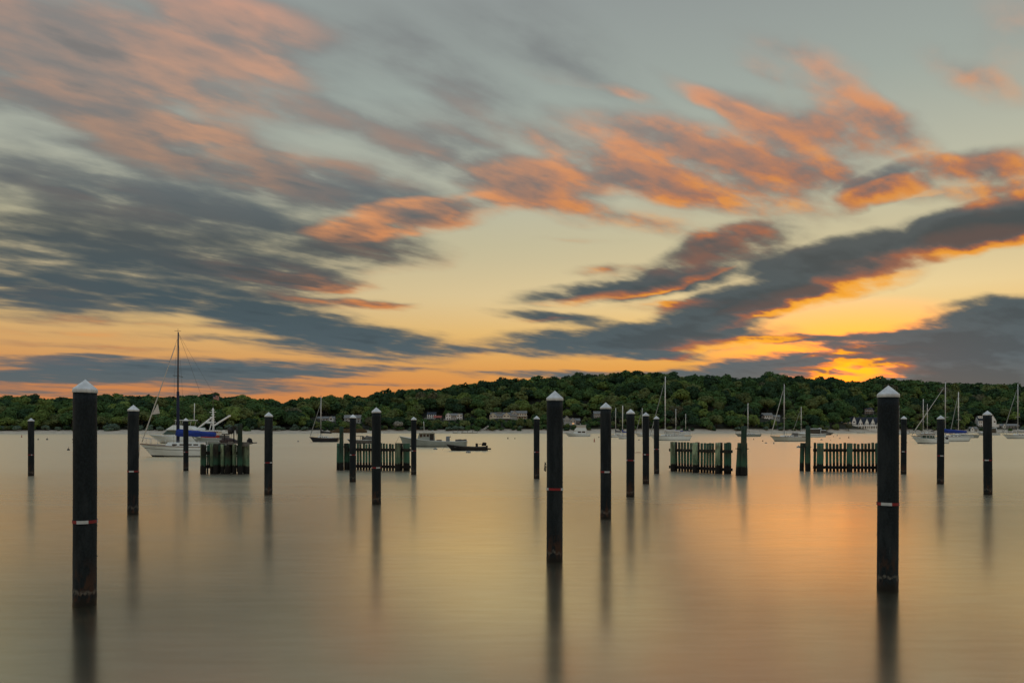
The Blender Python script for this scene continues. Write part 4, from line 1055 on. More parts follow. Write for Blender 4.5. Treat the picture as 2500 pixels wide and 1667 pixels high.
class Hull:
    def __init__(s, L, B, bow, mid, stern, bov=1.2, sov=.3, transom=.7, tm=.55, flare=.6):
        s.L, s.B, s.bow, s.mid, s.stern, s.bov, s.sov, s.tr, s.tm, s.fl = L, B, bow, mid, stern, bov, sov, transom, tm, flare
    def half(s, t):
        f = 1 - (1 - t / s.tm) ** 2.2 if t < s.tm else 1 - (1 - s.tr) * ((t - s.tm) / (1 - s.tm)) ** 2
        return max(f, .012)
    def sheer(s, t):
        a, b, c = s.bow, s.mid, s.stern
        return a * (1 - t) * (1 - 2 * t) + 4 * b * t * (1 - t) + c * t * (2 * t - 1)
    def point(s, t, v, out=0.0):
        """t 0 bow..1 stern, v 0 sheer..1 waterline, >1 below"""
        x0 = -s.L / 2 + s.bov * min(v, 1.2) ** .85; x1 = s.L / 2 - s.sov * v
        f = s.half(t) ** (1 + s.fl * v * (1 - t)); y = s.B / 2 * f * (1 - .10 * v * v) + out
        z = s.sheer(t) * (1 - v) if v <= 1 else -.45 * (v - 1) / .25
        if v > 1: y *= 1 - .5 * (v - 1) / .25
        return Vector((x0 + (x1 - x0) * t, y, z))
    def skin(s, v0, v1, nv=7, nt=22, out=0.0):
        bm = bmesh.new(); g = {}
        for sd in (-1, 1):
            for i in range(nt + 1):
                for j in range(nv + 1):
                    p = s.point((i / nt) ** 1.2, v0 + (v1 - v0) * j / nv, out); p.y *= sd
                    g[sd, i, j] = bm.verts.new(p)
        for sd in (-1, 1):
            for i in range(nt):
                for j in range(nv):
                    q = [g[sd, i, j], g[sd, i + 1, j], g[sd, i + 1, j + 1], g[sd, i, j + 1]]
                    f = bm.faces.new(q if sd > 0 else q[::-1]); f.smooth = True
        for j in range(nv):                         # transom and stem
            bm.faces.new((g[-1, nt, j], g[1, nt, j], g[1, nt, j + 1], g[-1, nt, j + 1]))
            bm.faces.new((g[1, 0, j], g[-1, 0, j], g[-1, 0, j + 1], g[1, 0, j + 1]))
        bmesh.ops.recalc_face_normals(bm, faces=bm.faces[:])
        return bm
    def deck(s, dz=-.04, t0=0.0, t1=1.0, inset=.0, nt=18, camber=.06):
        bm = bmesh.new(); rows = []
        for i in range(nt + 1):
            t = t0 + (t1 - t0) * i / nt; p = s.point(t, 0); y = max(p.y - inset, .01)
            rows.append([bm.verts.new((p.x, y, p.z + dz)), bm.verts.new((p.x, 0, p.z + dz + camber)), bm.verts.new((p.x, -y, p.z + dz))])
        for a, b in zip(rows, rows[1:]):
            for k in range(2): bm.faces.new((a[k], b[k], b[k + 1], a[k + 1]))
        bmesh.ops.recalc_face_normals(bm, faces=bm.faces[:])
        return bm
    def build(s, par, hm, boot=M_BOOT, stripe=.16, rail=None, bootw=.8):
        hu = obj('hull', s.skin(0, 1.25, 10), hm, par)
        v0 = 1 - stripe / s.mid * bootw
        obj('boot_stripe', s.skin(v0, 1.2, 4, 22, .006), boot, hu)
        obj('deck', s.deck(), M_DECK, hu)
        for sd in (-1, 1):
            pts = [s.point(i / 16, 0) for i in range(17)]
            obj('toe_rail', tube([(p.x, p.y * sd, p.z + .01) for p in pts], .035, 5), rail or M_TEAK, hu)
        return hu
def loft(rings, m, name, par, cap=True):
    """rings of equal vertex count, bottom to top"""
    bm = bmesh.new(); R_ = [[bm.verts.new(p) for p in r] for r in rings]
    n = len(R_[0])
    for a, b in zip(R_, R_[1:]):
        for k in range(n): bm.faces.new((a[k], a[(k + 1) % n], b[(k + 1) % n], b[k]))
    if cap: bm.faces.new(R_[-1]); bm.faces.new(R_[0][::-1])
    bmesh.ops.recalc_face_normals(bm, faces=bm.faces[:])
    bmesh.ops.bevel(bm, geom=bm.edges[:], offset=.025, segments=1, affect='EDGES')
    return obj(name, bm, m, par)
def house_box(par, name, x0, x1, w, z0, z1, m, rf=.35, ra=.1, ws=.9, nose=.6):
    """cabin: raked front (rf) and aft (ra), narrowing upward by ws, narrower at the nose"""
    lo = [(x0, -w / 2 * nose, z0), (x0, w / 2 * nose, z0), (x0 + (x1 - x0) * .35, w / 2, z0), (x1, w / 2, z0), (x1, -w / 2, z0), (x0 + (x1 - x0) * .35, -w / 2, z0)]
    hi = [(x0 + rf, -w / 2 * nose * ws, z1), (x0 + rf, w / 2 * nose * ws, z1), (x0 + (x1 - x0) * .35 + rf * .6, w / 2 * ws, z1), (x1 - ra, w / 2 * ws, z1), (x1 - ra, -w / 2 * ws, z1), (x0 + (x1 - x0) * .35 + rf * .6, -w / 2 * ws, z1)]
    return loft([lo, hi], m, name, par)
def side_panes(par, name, spans, w, z0, z1, m, off=.012, lean=.0):
    for a, b in spans:
        for sd in (-1, 1):
            y = sd * (w / 2 + off)
            o = obj(name, box(a, b, min(y, y - sd * .05), max(y, y - sd * .05), z0, z1, .01), m, par)
def wire(par, name, pts, r=.012, m=None, n=5): return obj(name, tube(pts, r, n), m or M_WIRE, par)

SAILS = 'sailing boats moored in the harbour'
def sailboat(label, xb, xs, wl, mx, mtop, hm=M_HULLW, cover=None, jib=M_SAIL, mastm=None, bow=1.25, boot=M_BOOT, beam=None, boom=True, dodger=None, backstay=True, detail=True, jib_top=.92):
    Y = dist(wl); k = Y / F; cx = (xb + xs) / 2; P = at(cx, Y); L = (xs - xb) * k
    t_ = thing('sailboat', label, 'sailboat', P, 0, SAILS)
    h = Hull(L, beam or L * .31, bow, bow * .78, bow * .82, L * .12, L * .05, .62)
    h.build(t_, hm, boot)
    X = lambda px: (px - cx) * k
    x_m = X(mx); zt = hgt(mtop, Y); rm = min(max(1.15 * k, .085), .16)
    dk = h.mid - .02
    ct = house_box(t_, 'cabin', x_m - L * .12, x_m + L * .24, h.B * .58, dk - .05, dk + .46, M_HULLW, .45, .1)
    side_panes(ct, 'port_light', [(x_m + L * d, x_m + L * (d + .045)) for d in (-.02, .05, .12, .18)], h.B * .56, dk + .14, dk + .30, M_GLASS, -.005)
    obj('cockpit_coaming', box(x_m + L * .25, x_m + L * .44, -h.B * .30, h.B * .30, dk - .05, dk + .22, .05), M_HULLW, t_)
    ms = obj('mast', tube([(x_m, 0, dk - .1), (x_m, 0, zt * .6), (x_m + .03, 0, zt)], [rm, rm, rm * .75], 10), mastm or M_ALU, t_)
    nsp = 2 if zt > 13 else 1
    for i in range(nsp):
        z = dk + (zt - dk) * ((.62,) if nsp == 1 else (.36, .66))[i]; w = h.B * (.36, .28)[i]
        obj('spreader', tube([(x_m, -w, z - .05), (x_m, 0, z), (x_m, w, z - .05)], rm * .35, 6), mastm or M_ALU, ms)
    obj('wind_vane', tube([(x_m - .35, 0, zt + .15), (x_m + .3, 0, zt + .12)], rm * .22, 5), M_WIRE, ms)
    obj('masthead_light', tube([(x_m, 0, zt), (x_m, 0, zt + .35)], rm * .22, 5), M_WIRE, ms)
    bl = L * .36; zb = dk + 1.15
    if boom:
        bo = obj('boom', tube([(x_m, 0, zb), (x_m + bl, 0, zb - .04)], .07, 8), mastm or M_ALU, t_)
        if cover is not None:
            rr = random.Random(int(xb)); n = 9; pts = []; rad = []
            for i in range(n):
                f = i / (n - 1); pts.append((x_m + .05 + bl * .98 * f, 0, zb + .18 * (1 - f) + .08)); rad.append((.34 - .16 * f) * L / 10 * rr.uniform(.9, 1.1) + .04)
            obj('sail_cover', tube(pts, rad, 10), cover, bo)
            obj('sail_cover', tube([(x_m, 0, zb), (x_m, 0, zb + .9)], [.27 * L / 10, rm * 1.1], 8), cover, bo)
        wire(t_, 'topping_lift', [(x_m + bl, 0, zb), (x_m + .05, 0, zt - .1)], .012)
    bowp = h.point(0, 0); top = Vector((x_m - rm, 0, dk + (zt - dk) * jib_top))
    b0 = Vector((bowp.x + .25, 0, bowp.z + .25))
    if jib is not None:
        rj = min(max(.85 * k, .05), .12)
        obj('furled_jib', tube([b0, b0.lerp(top, .12), b0.lerp(top, .5), b0.lerp(top, .96)], [rj * .6, rj * 1.25, rj, rj * .5], 8), jib, t_)
    wire(t_, 'forestay', [(bowp.x + .2, 0, bowp.z), top + Vector((0, 0, .2))], max(.012, .2 * k))
    if backstay: wire(t_, 'backstay', [(L / 2 - .1, 0, h.stern), (x_m, 0, zt - .05)], max(.010, .14 * k))
    for sd in (-1, 1):
        wire(t_, 'shroud', [(x_m + .15, sd * h.B * .42, dk), (x_m, sd * h.B * .26, dk + (zt - dk) * .62), (x_m, 0, zt - .2)], max(.009, .12 * k))
    if detail:
        pu = [h.point(t, 0) for t in (.0, .08, .14)]
        bm = bmesh.new()
        bm_tube(bm, [(pu[2].x, pu[2].y * .9, pu[2].z + .6), (pu[1].x, pu[1].y * .9, pu[1].z + .62), (pu[0].x - .05, 0, pu[0].z + .66), (pu[1].x, -pu[1].y * .9, pu[1].z + .62), (pu[2].x, -pu[2].y * .9, pu[2].z + .6)], .025, 6)
        for p in pu[1:]:
            for sd in (-1, 1): bm_tube(bm, [(p.x, p.y * .9 * sd, p.z), (p.x, p.y * .9 * sd, p.z + .6)], .022, 5)
        obj('bow_pulpit', bm, M_ALU, t_)
        for sd in (-1, 1):
            pts = [h.point(t, 0) for t in (.14, .3, .5, .7, .88, .98)]
            lf = wire(t_, 'lifeline', [(p.x, p.y * .95 * sd, p.z + .58) for p in pts], .010, M_ALU)
            for p in pts: obj('stanchion', tube([(p.x, p.y * .95 * sd, p.z), (p.x, p.y * .95 * sd, p.z + .6)], .018, 5), M_ALU, lf)
    if dodger is not None:
        d0 = x_m + L * .20
        loft([[(d0, -.7, dk + .4), (d0, .7, dk + .4), (d0 + 1.3, .8, dk + .2), (d0 + 1.3, -.8, dk + .2)], [(d0 + .4, -.62, dk + .95), (d0 + .4, .62, dk + .95), (d0 + 1.3, .7, dk + 1.0), (d0 + 1.3, -.7, dk + 1.0)]], dodger, 'dodger', t_)
        obj('dodger_window', box(d0 + .15, d0 + .22, -.5, .5, dk + .55, dk + .82), M_GLASS, t_)
    return t_, h, X, Y, k

# the near white sloop with blue boom cover
t_, h, X, Y, k = sailboat('white sloop with dark mast and long royal blue boom cover behind the platform', 341, 598, 1114.5, 434.5, 811, M_HULLW, M_BLUE, M_SAIL, M_SPARD, 1.28, M_BOOT, 3.1)
obj('sheer_stripe', h.skin(.30, .34, 1, 22, .008), M_NAVYC, t_)
b0 = Vector((X(372), 0, hgt(1010, Y))); obj('sail_clew', poly([(X(371), hgt(1012, Y)), (X(390), hgt(1009, Y)), (X(385), hgt(986, Y))], -.03, .03), M_SAIL, t_)
obj('mast_cover', tube([(X(434.5), 0, 1.2), (X(434.5), 0, 3.4), (X(434.5), 0, 6.5)], [.17, .155, .13], 10), M_NAVYC, t_)
wire(t_, 'mooring_line', [h.point(0, 0), (X(340), 0, .5), (X(339), 0, -.1)], .02)
# navy sloop
sailboat('small navy hulled sloop with dark boom cover and grey furled jib', 755, 828, 1078.5, 783.5, 968, M_NAVY, M_BLK, M_SAILG, M_ALU, 1.15, M_BOOT, 2.3, jib_top=.82)
# moored fleet to the right of the red buoy
sailboat('white sloop with navy boom cover half hidden behind the pile by the channel buoy', 1484, 1524, 1067.5, 1503, 996, M_HULLW, M_NAVYC, None, M_ALU, 1.2)
sailboat('small white sloop with bright blue boom cover between two dock piles', 1506, 1546, 1071, 1520, 990, M_HULLW, M_BLUE, None, M_SPARW, 1.1)
sailboat('white sloop with slanting furled jib behind the third pile', 1551, 1604, 1065.5, 1568, 996, M_HULLW, None, M_SAILG, M_ALU, 1.3)
sailboat('big white sloop with tallest mast and blue boot stripe', 1586, 1687, 1075, 1624, 919, M_HULLW, M_SAIL, M_SAILG, M_SPARW, 1.45, M_BOOTB, 3.3, dodger=M_DECK)
sailboat('far white sloop with bright blue boom cover behind the big white sloop', 1622, 1672, 1062.5, 1650, 998, M_HULLW, M_BLUE, None, M_SPARW, 1.4, detail=False)
sailboat('far white sloop with navy boom cover and short mast behind the big white sloop', 1655, 1687, 1061.5, 1674, 1010, M_HULLW, M_NAVYC, None, M_SPARW, 1.6, detail=False)
sailboat('cream sloop with loosely bundled sail before the sandy beach', 1794, 1858, 1065.5, 1826, 984, M_HULLG, M_SAIL, None, M_SPARW, 1.3)
sailboat('cream hulled sloop with long pale furled jib next to the express cruiser', 1880, 1972, 1077, 1914.5, 938, M_HULLC, None, M_SAIL, M_ALU, 1.30, M_BOOT, 2.9, dodger=M_GREYP)
sailboat('far small sloop with slanting jib behind the cream hulled sloop', 1934, 1984, 1062.5, 1956, 993, M_HULLW, None, M_SAILG, M_SPARW, 1.3, detail=False)
sailboat('white sloop with thick royal blue boom cover before the boat shed', 2224, 2367, 1077, 2308, 932, M_HULLW, M_BLUE, M_SAIL, M_ALU, 1.35, M_BOOT, 3.4)
sailboat('grey sloop with radar on its mast behind the royal blue boom cover', 2318, 2388, 1068.5, 2340, 957, M_HULLG, None, M_SAILG, M_SPARW, 1.35)
sailboat('far sloop with dark forestay and white mast near the float dock', 2234, 2284, 1064, 2254, 974, M_HULLW, M_DECK, None, M_SPARW, 1.3, detail=False)
sailboat('far sloop with the shorter of two close white masts near the float dock', 2248, 2292, 1061.5, 2264, 986, M_HULLW, M_NAVYC, None, M_SPARW, 1.3, detail=False)
sailboat('far white masted sloop glimpsed beside the tall scraped pile', 2176, 2220, 1060.5, 2195, 990, M_HULLW, M_DECK, None, M_SPARW, 1.3, detail=False)
sailboat('white sloop with dark boot stripe cut by the frame before the dock house', 2447, 2545, 1070.5, 2485, 937, M_HULLW, M_SAIL, M_SAILG, M_ALU, 1.4, M_BOOT, 3.2)

MOT = 'motor boats moored in the harbour'
def motor(name, label, cat, xb, xs, wl, bow, mid, stern, hm, beam, bov, sov=.1, tr=.9, boot=M_BOOT, grp=MOT, flare=.9, rail=None, stripe=.16):
    Y = dist(wl); k = Y / F; cx = (xb + xs) / 2; L = (xs - xb) * k
    t_ = thing(name, label, cat, at(cx, Y), 0, grp)
    h = Hull(L, beam, bow, mid, stern, bov, sov, tr, .5, flare); h.build(t_, hm, boot, stripe, rail or M_HULLW)
    return t_, h, (lambda px: (px - cx) * k), (lambda row: hgt(row, Y)), k
# sport fisher behind the sloop
t_, h, X, Z, k = motor('motor_yacht', 'white sport fishing yacht with green windshield and bridge behind the sloop', 'motor yacht', 362, 512, 1081.5, 1.80, 1.35, 1.1, M_HULLW, 3.9, 2.6)
c = house_box(t_, 'cabin', X(400), X(492), 3.0, 1.25, Z(1049.5), M_HULLW, 1.2, .1, .92)
loft([[(X(401), -1.0, Z(1060)), (X(401), 1.0, Z(1060)), (X(440), 1.54, Z(1060)), (X(440), -1.54, Z(1060))], [(X(413), -.92, Z(1050.5)), (X(413), .92, Z(1050.5)), (X(440), 1.45, Z(1050.5)), (X(440), -1.45, Z(1050.5))]], M_TINT, 'windshield', t_)
side_panes(c, 'window', [(X(444), X(455)), (X(458), X(470)), (X(473), X(486))], 2.95, Z(1058), Z(1052), M_TINT, .03)
loft([[(X(411), -1.4, Z(1049.3)), (X(411), 1.4, Z(1049.3)), (X(482), 1.5, Z(1049.3)), (X(482), -1.5, Z(1049.3))], [(X(428), -1.2, Z(1037.5)), (X(428), 1.2, Z(1037.5)), (X(470), 1.3, Z(1040)), (X(470), -1.3, Z(1040))]], M_HULLW, 'flybridge', t_)
obj('hardtop', box(X(433), X(477), -1.3, 1.3, Z(1026.5), Z(1024.8), .03), M_HULLW, t_)
for px in (436, 452, 473):
    for sd in (-1, 1): obj('top_support', tube([(X(px - 3), sd * 1.15, Z(1039)), (X(px), sd * 1.15, Z(1026))], .045, 6), M_ALU, t_)
wire(t_, 'antenna', [(X(471), .6, Z(1026)), (X(472), .6, Z(984))], .07, M_SPARW)
wire(t_, 'bow_rail', [(h.point(t, 0).x, h.point(t, 0).y * .9, h.point(t, 0).z + .55) for t in (.02, .1, .2, .35)], .03, M_ALU)
# workboat with mast and booms
t_, h, X, Z, k = motor('workboat', 'red and white workboat with white lattice mast and slanting booms', 'workboat', 462, 562, 1084, 1.9, 1.2, 1.1, M_HULLG, 4.0, 1.6)
c = house_box(t_, 'wheelhouse', X(478), X(536), 3.0, 1.0, Z(1053), M_HULLW, .3, .1, .95)
side_panes(c, 'window', [(X(482 + i * 9), X(487.5 + i * 9)) for i in range(6)], 2.95, Z(1062), Z(1056), M_GLASS, .03)
obj('roof', box(X(474), X(541), -1.8, 1.8, Z(1052.8), Z(1050.5), .04), M_HULLW, t_)
obj('roof_stripe', box(X(474), X(541), -1.81, -1.75, Z(1055), Z(1053)), M_TEAK, t_)
obj('red_rail', box(X(500), X(545), -1.95, -1.85, 1.25, 1.75, .03), M_REDP, t_)
obj('life_raft', lathe([(0, -.3), (.7, -.28), (.85, 0), (.7, .28), (0, .3)], 16), M_HULLW, t_, (X(493), -.5, Z(1048)))
m_ = obj('mast', tube([(X(521), 0, Z(1052)), (X(520), 0, Z(996))], [.20, .12], 8), M_SPARW, t_)
for i, (r_, w) in enumerate(((1001, 5), (1006, 9), (1012, 5), (1018, 7), (1024, 5), (1030, 8), (1037, 6))):
    obj('crosstree', tube([(X(520 - w), 0, Z(r_)), (X(520 + w * .8), 0, Z(r_ - .4))], .06, 6), M_SPARW, m_)
obj('mast_brace', tube([(X(511), 0, Z(1052)), (X(518), 0, Z(1025))], .09, 6), M_SPARW, m_)
obj('boom', tube([(X(481), 0, Z(1047)), (X(518), 0, Z(1018))], .16, 8), M_SPARW, t_)
obj('boom', tube([(X(523), 0, Z(1038)), (X(561), 0, Z(1015))], .17, 8), M_SPARW, t_)
obj('boom_head', box(X(558), X(563), -.15, .15, Z(1017), Z(1013), .04), M_SPARW, t_)
obj('radar', box(X(503), X(516), -.6, .6, Z(1032), Z(1028.5), .08), M_HULLW, t_)
wire(t_, 'radar_bracket', [(X(504), 0, Z(1032.5)), (X(519), 0, Z(1032.5))], .08, M_SPARW)
fl = wire(t_, 'flag_staff', [(X(520), 0, Z(996)), (X(520.5), 0, Z(962))], .05, M_WIRE)
def flag():
    """stripes and canton as cloth strips, waving"""
    f_ = Vector((X(521), 0, Z(973.5))); W = X(534) - X(521); H = Z(963) - Z(973.5)
    def strip_(u0, u1, w0, w1, m, y=0.0):
        bm = bmesh.new(); rows = []
        for i in range(9):
            u = u0 + (u1 - u0) * i / 8; yy = .18 * math.sin(u * 7) * u + y; dz = -.35 * u * H
            rows.append([bm.verts.new((f_.x + u * W, yy + s_, f_.z + w * H + dz)) for w, s_ in ((w0, 0), (w1, 0), (w1, .02), (w0, .02))])
        for a, b in zip(rows, rows[1:]):
            for q in range(4): bm.faces.new((a[q], b[q], b[(q + 1) % 4], a[(q + 1) % 4]))
        bm.faces.new(rows[0]); bm.faces.new(rows[-1][::-1])
        bmesh.ops.recalc_face_normals(bm, faces=bm.faces[:]); return bm
    cl = bpy.data.objects.new('flag', bpy.data.meshes.new('flag')); b_ = strip_(0, 1, 0, 1, None); b_.to_mesh(cl.data); b_.free(); COL.objects.link(cl); cl.parent = t_; cl.data.materials.append(M_SAIL)
    for i in range(7): obj('stripe', strip_(0 if i < 3 else .42, 1, i * 2 / 13, (i * 2 + 1) / 13, None, -.025), M_REDP, cl)
    obj('canton', strip_(0, .42, 6.5 / 13, 1, None, -.03), M_NAVYC, cl)
flag()
obj('trap_stack', box(X(540), X(556), -1, 1, 1.0, Z(1062), .1), M_GREYP, t_)
# dark work skiff behind the screen
t_, h, X, Z, k = motor('work_skiff', 'dark work skiff with pipe canopy frame behind the slatted screen', 'skiff', 846, 912, 1082, .9, .7, .7, M_GREYP, 2.0, .8)
for px in (866, 882): obj('canopy_hoop', tube([(X(px), -.8, .7), (X(px), -.8, Z(1064.5)), (X(px), .8, Z(1064.5)), (X(px), .8, .7)], .05, 6), M_GREYP, t_)
obj('canopy', box(X(864), X(884), -.85, .85, Z(1064.5), Z(1063.2), .02), M_GREYP, t_)
obj('gear_pile', lumpy(.9, .7, .6, 9, 3), M_GREYP, t_, (X(899), 0, .95)); obj('thwart', box(X(868), X(878), -.85, .85, .55, .62), M_GREYP, t_); obj('console', box(X(884), X(889), -.4, .4, .3, 1.5, .05), M_GREYP, t_)
# lobster boat
t_, h, X, Z, k = motor('lobster_boat', 'grey green lobster boat with wheelhouse, barrel and stacked traps', 'lobster boat', 975, 1140, 1090.5, 1.72, .98, .92, M_HULLG, 3.3, .7, .1, .85, M_BOOT, MOT, .8)
c = house_box(t_, 'wheelhouse', X(1019), X(1061), 2.3, .9, Z(1057.5), M_HULLG, .35, .1, .96, .85)
side_panes(c, 'window', [(X(1027), X(1033)), (X(1035.5), X(1041)), (X(1043.5), X(1049))], 2.24, Z(1066), Z(1059.5), M_GLASS, .02)
obj('wheelhouse_roof', box(X(1021), X(1064), -1.3, 1.3, Z(1057.3), Z(1055), .04), M_HULLC, t_)
obj('trunk_cabin', box(X(1004), X(1022), -.85, .85, 1.0, Z(1071), .12), M_HULLG, t_)
obj('opening_shade_panel', box(X(1051), X(1061), -1.2, -1.14, 1.05, Z(1059)), M_BLK, t_)  # solid black panel, shade of an open wheelhouse side put in as colour
obj('engine_box', box(X(1066), X(1078), -.5, .5, .8, Z(1073), .05), M_GREYP, t_)
obj('barrel', lathe([(0, 0), (.28, 0), (.31, .25), (.31, .6), (.28, .85), (0, .86)], 16), mat('blue_grey_barrel', (.16, .19, .22), .6, .2, 3), t_, (X(1094), -.4, .85))
for i in range(4): obj('trap', box(X(1112 + i * 7), X(1118 + i * 7), -.6, .6, .85, Z(1072.5 - .6 * (i % 2)), .03), M_GREYP, t_)
wire(t_, 'antenna', [(X(1035), .3, Z(1055)), (X(1034), .3, Z(1028))], .03, M_SPARW)
rl = obj('search_light', lathe([(0, 0), (.18, .02), (.22, .15), (.12, .3), (0, .3)], 12), M_HULLC, t_, (X(1056), 0, Z(1054.8)))
wire(t_, 'mooring_line', [h.point(0, 0), (X(962), 0, .1)], .02)
# black skiff
t_, h, X, Z, k = motor('outboard_skiff', 'black open skiff with grey rim and outboard motor', 'skiff', 1088, 1188, 1099.5, .86, .52, .50, M_BLACKH, 1.9, .75, .05, .88, M_BLACKH, MOT, .6, M_GREYP)
obj('engine_cowl', loft([[(X(1176), -.2, .62), (X(1176), .2, .62), (X(1187), .22, .62), (X(1187), -.22, .62)], [(X(1177), -.2, .95), (X(1177), .2, .95), (X(1188), .2, .95), (X(1188), -.2, .95)], [(X(1179), -.12, 1.08), (X(1179), .12, 1.08), (X(1186), .12, 1.05), (X(1186), -.12, 1.05)]], M_BLK, 'cowl', t_).data, M_BLK, t_)
obj('engine_leg', box(X(1186), X(1191), -.07, .07, -.3, .66, .02), M_BLK, t_); obj('propeller_guard', box(X(1189), X(1199), -.12, .12, .12, .32, .06), M_BLK, t_)
obj('tiller', tube([(X(1176), 0, .85), (X(1168), .1, .82)], .03, 6), M_BLK, t_)
obj('fuel_can', box(X(1161), X(1167), -.2, .2, .4, .95, .06), M_BLK, t_)
for px in (1110, 1136, 1158): obj('thwart', box(X(px), X(px + 5), -.75, .75, .42, .48), M_GREYP, t_)
wire(t_, 'mooring_line', [h.point(0, 0), (X(1080), 0, .05)], .012)
# flybridge yacht
t_, h, X, Z, k = motor('motor_yacht', 'white flybridge yacht with enclosed canvas bridge below the timber chalet', 'motor yacht', 1376, 1441, 1065.3, 1.75, 1.3, 1.1, M_HULLW, 3.8, 2.2)
c = house_box(t_, 'cabin', X(1399), X(1430), 3.0, 1.2, Z(1051), M_HULLW, 1.0, .1, .95); side_panes(c, 'window', [(X(1410), X(1418)), (X(1420), X(1428))], 2.95, Z(1056), Z(1052.5), M_GLASS, .03)
loft([[(X(1402), -1.3, Z(1051)), (X(1402), 1.3, Z(1051)), (X(1432), 1.4, Z(1051)), (X(1432), -1.4, Z(1051))], [(X(1407), -1.2, Z(1044)), (X(1407), 1.2, Z(1044)), (X(1430), 1.3, Z(1044)), (X(1430), -1.3, Z(1044))]], M_HULLW, 'flybridge', t_)
obj('canvas_enclosure', box(X(1408), X(1430), -1.25, 1.25, Z(1043.8), Z(1038.5), .06), M_DECK, t_); obj('bimini', box(X(1406), X(1431), -1.35, 1.35, Z(1038.3), Z(1037.2), .04), M_HULLC, t_)
wire(t_, 'antenna', [(X(1417), .5, Z(1038)), (X(1417), .5, Z(1033))], .06, M_SPARW); wire(t_, 'bow_rail', [(h.point(t, 0).x, h.point(t, 0).y * .9, h.point(t, 0).z + .55) for t in (.02, .12, .25, .4)], .05, M_ALU)
# express cruisers
def express(label, xb, xs, wl, hm, top_row, flip=False, m_top=M_HULLW):
    t_, h, X, Z, k = motor('express_cruiser', label, 'motor boat', xb, xs, wl, 1.55, 1.35, 1.1, hm, 3.4, 2.0)
    L = h.L
    if flip: t_.rotation_euler.z = math.pi
    zt = Z(top_row); a, b = -L * .02, L * .34
    loft([[(a - L * .16, -.8, 1.3), (a - L * .16, .8, 1.3), (b, 1.3, 1.2), (b, -1.3, 1.2)], [(a + L * .02, -.75, zt - .35), (a + L * .02, .75, zt - .35), (b - .2, 1.0, zt - .3), (b - .2, -1.0, zt - .3)]], M_GLASS, 'windshield', t_)
    loft([[(a, -.9, zt - .34), (a, .9, zt - .34), (b, 1.1, zt - .3), (b, -1.1, zt - .3)], [(a + .4, -.8, zt - .12), (a + .4, .8, zt - .12), (b - .2, 1.0, zt - .1), (b - .2, -1.0, zt - .1)]], m_top, 'soft_top', t_)
    loft([[(-L * .34, -.7, 1.4), (-L * .34, .7, 1.4), (a, 1.2, 1.3), (a, -1.2, 1.3)], [(-L * .26, -.5, 1.75), (-L * .26, .5, 1.75), (a, 1.0, 1.9), (a, -1.0, 1.9)]], M_HULLW if hm is M_HULLW else M_BLACKH, 'foredeck_trunk', t_)
    for sd in (-1, 1): obj('radar_arch', tube([(b - .3, sd * 1.35, 1.1), (b + .1, sd * 1.2, zt), (b + .1, 0, zt + .12)], .10, 6), m_top, t_)
    obj('hull_stripe', h.skin(.28, .42, 1, 22, .01), M_NAVYC if hm is M_HULLW else M_SPARW, t_)
    obj('swim_platform', box(L / 2 - .1, L / 2 + .7, -1.2, 1.2, .25, .4, .04), m_top, t_)
    wire(t_, 'bow_rail', [(h.point(t, 0).x, h.point(t, 0).y * .9, h.point(t, 0).z + .5) for t in (.02, .12, .25, .45)], .05, M_ALU)
express('white express cruiser with dark windshield beside the cream hulled sloop', 1940, 2013, 1066.5, M_HULLW, 1045)
express('black hulled cruiser with white stripe behind the white express cruiser', 1994, 2037, 1061.8, M_BLACKH, 1049, True)
express('white cruiser with raked arch before the shorefront white house', 2384, 2438, 1062.5, M_HULLW, 1044)
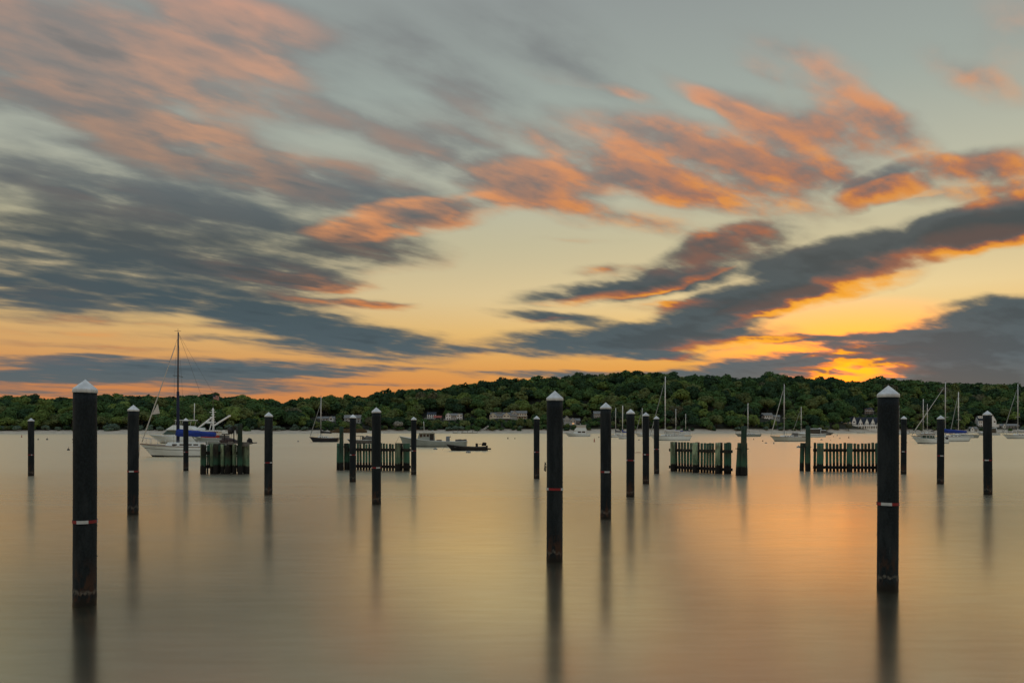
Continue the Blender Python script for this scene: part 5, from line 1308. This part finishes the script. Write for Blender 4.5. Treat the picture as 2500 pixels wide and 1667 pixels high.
# small cabin boat
t_, h, X, Z, k = motor('cabin_boat', 'small white cabin boat with canvas top in front of the blue covered sloop', 'motor boat', 2226, 2310, 1082.5, 1.25, .9, .8, M_HULLW, 2.6, 1.2)
house_box(t_, 'cuddy', X(2240), X(2262), 1.9, .95, Z(1069.5), M_HULLW, .8, .05, .9)
loft([[(X(2248), -.8, Z(1070)), (X(2248), .8, Z(1070)), (X(2276), .95, Z(1070)), (X(2276), -.95, Z(1070))], [(X(2257), -.75, Z(1063)), (X(2257), .75, Z(1063)), (X(2275), .85, Z(1063)), (X(2275), -.85, Z(1063))]], M_TINT, 'windshield', t_)
obj('hardtop', box(X(2251), X(2277), -.95, .95, Z(1060.8), Z(1059.2), .03), M_TEAK, t_)
for px in (2256, 2264, 2271, 2276):
    for sd in (-1, 1): obj('top_support', tube([(X(px), sd * .85, .9), (X(px), sd * .85, Z(1060.8))], .045, 5), M_DECK, t_)
obj('aft_cushion', box(X(2290), X(2304), -.9, .9, .75, 1.0, .06), M_DECK, t_)
obj('outboard', box(X(2309), X(2314), -.25, .25, .2, 1.25, .07), M_BLK, t_)
# little tenders pulled up by the bank
def tender(px, Yoff, L, label, hm=M_HULLW):
    Y = shoreY(px) - Yoff; t_ = thing('dinghy', label, 'dinghy', at(px, Y), 0, 'small boats by the far docks')
    h = Hull(L, L * .36, .9, .65, .65, L * .16, .05, .85); h.build(t_, hm, M_BOOT)
    obj('thwart', box(-.3, .1, -L * .15, L * .15, .5, .56), M_TEAK, t_); obj('outboard', box(L / 2 - .05, L / 2 + .35, -.2, .2, 0, 1.1, .06), M_BLK, t_)
    obj('console', box(L * .05, L * .14, -.35, .35, .3, 1.5, .08), M_HULLW, t_)
for px, off, L, lab, hm in ((1118, 22, 7, 'small white runabout at the dock below the many paned house', M_HULLW), (2232, 20, 8, 'white runabout at the near end of the long float dock', M_HULLW),
                            (2302, 24, 7, 'white runabout tied mid way along the long float dock', M_HULLW), (2470, 24, 9, 'dark launch tied at the dock before the low dock house', M_NAVY), (2100, 4, 9, 'white dinghy drawn up on the sand before the inn', M_HULLW)):
    tender(px, off, L, lab, hm)
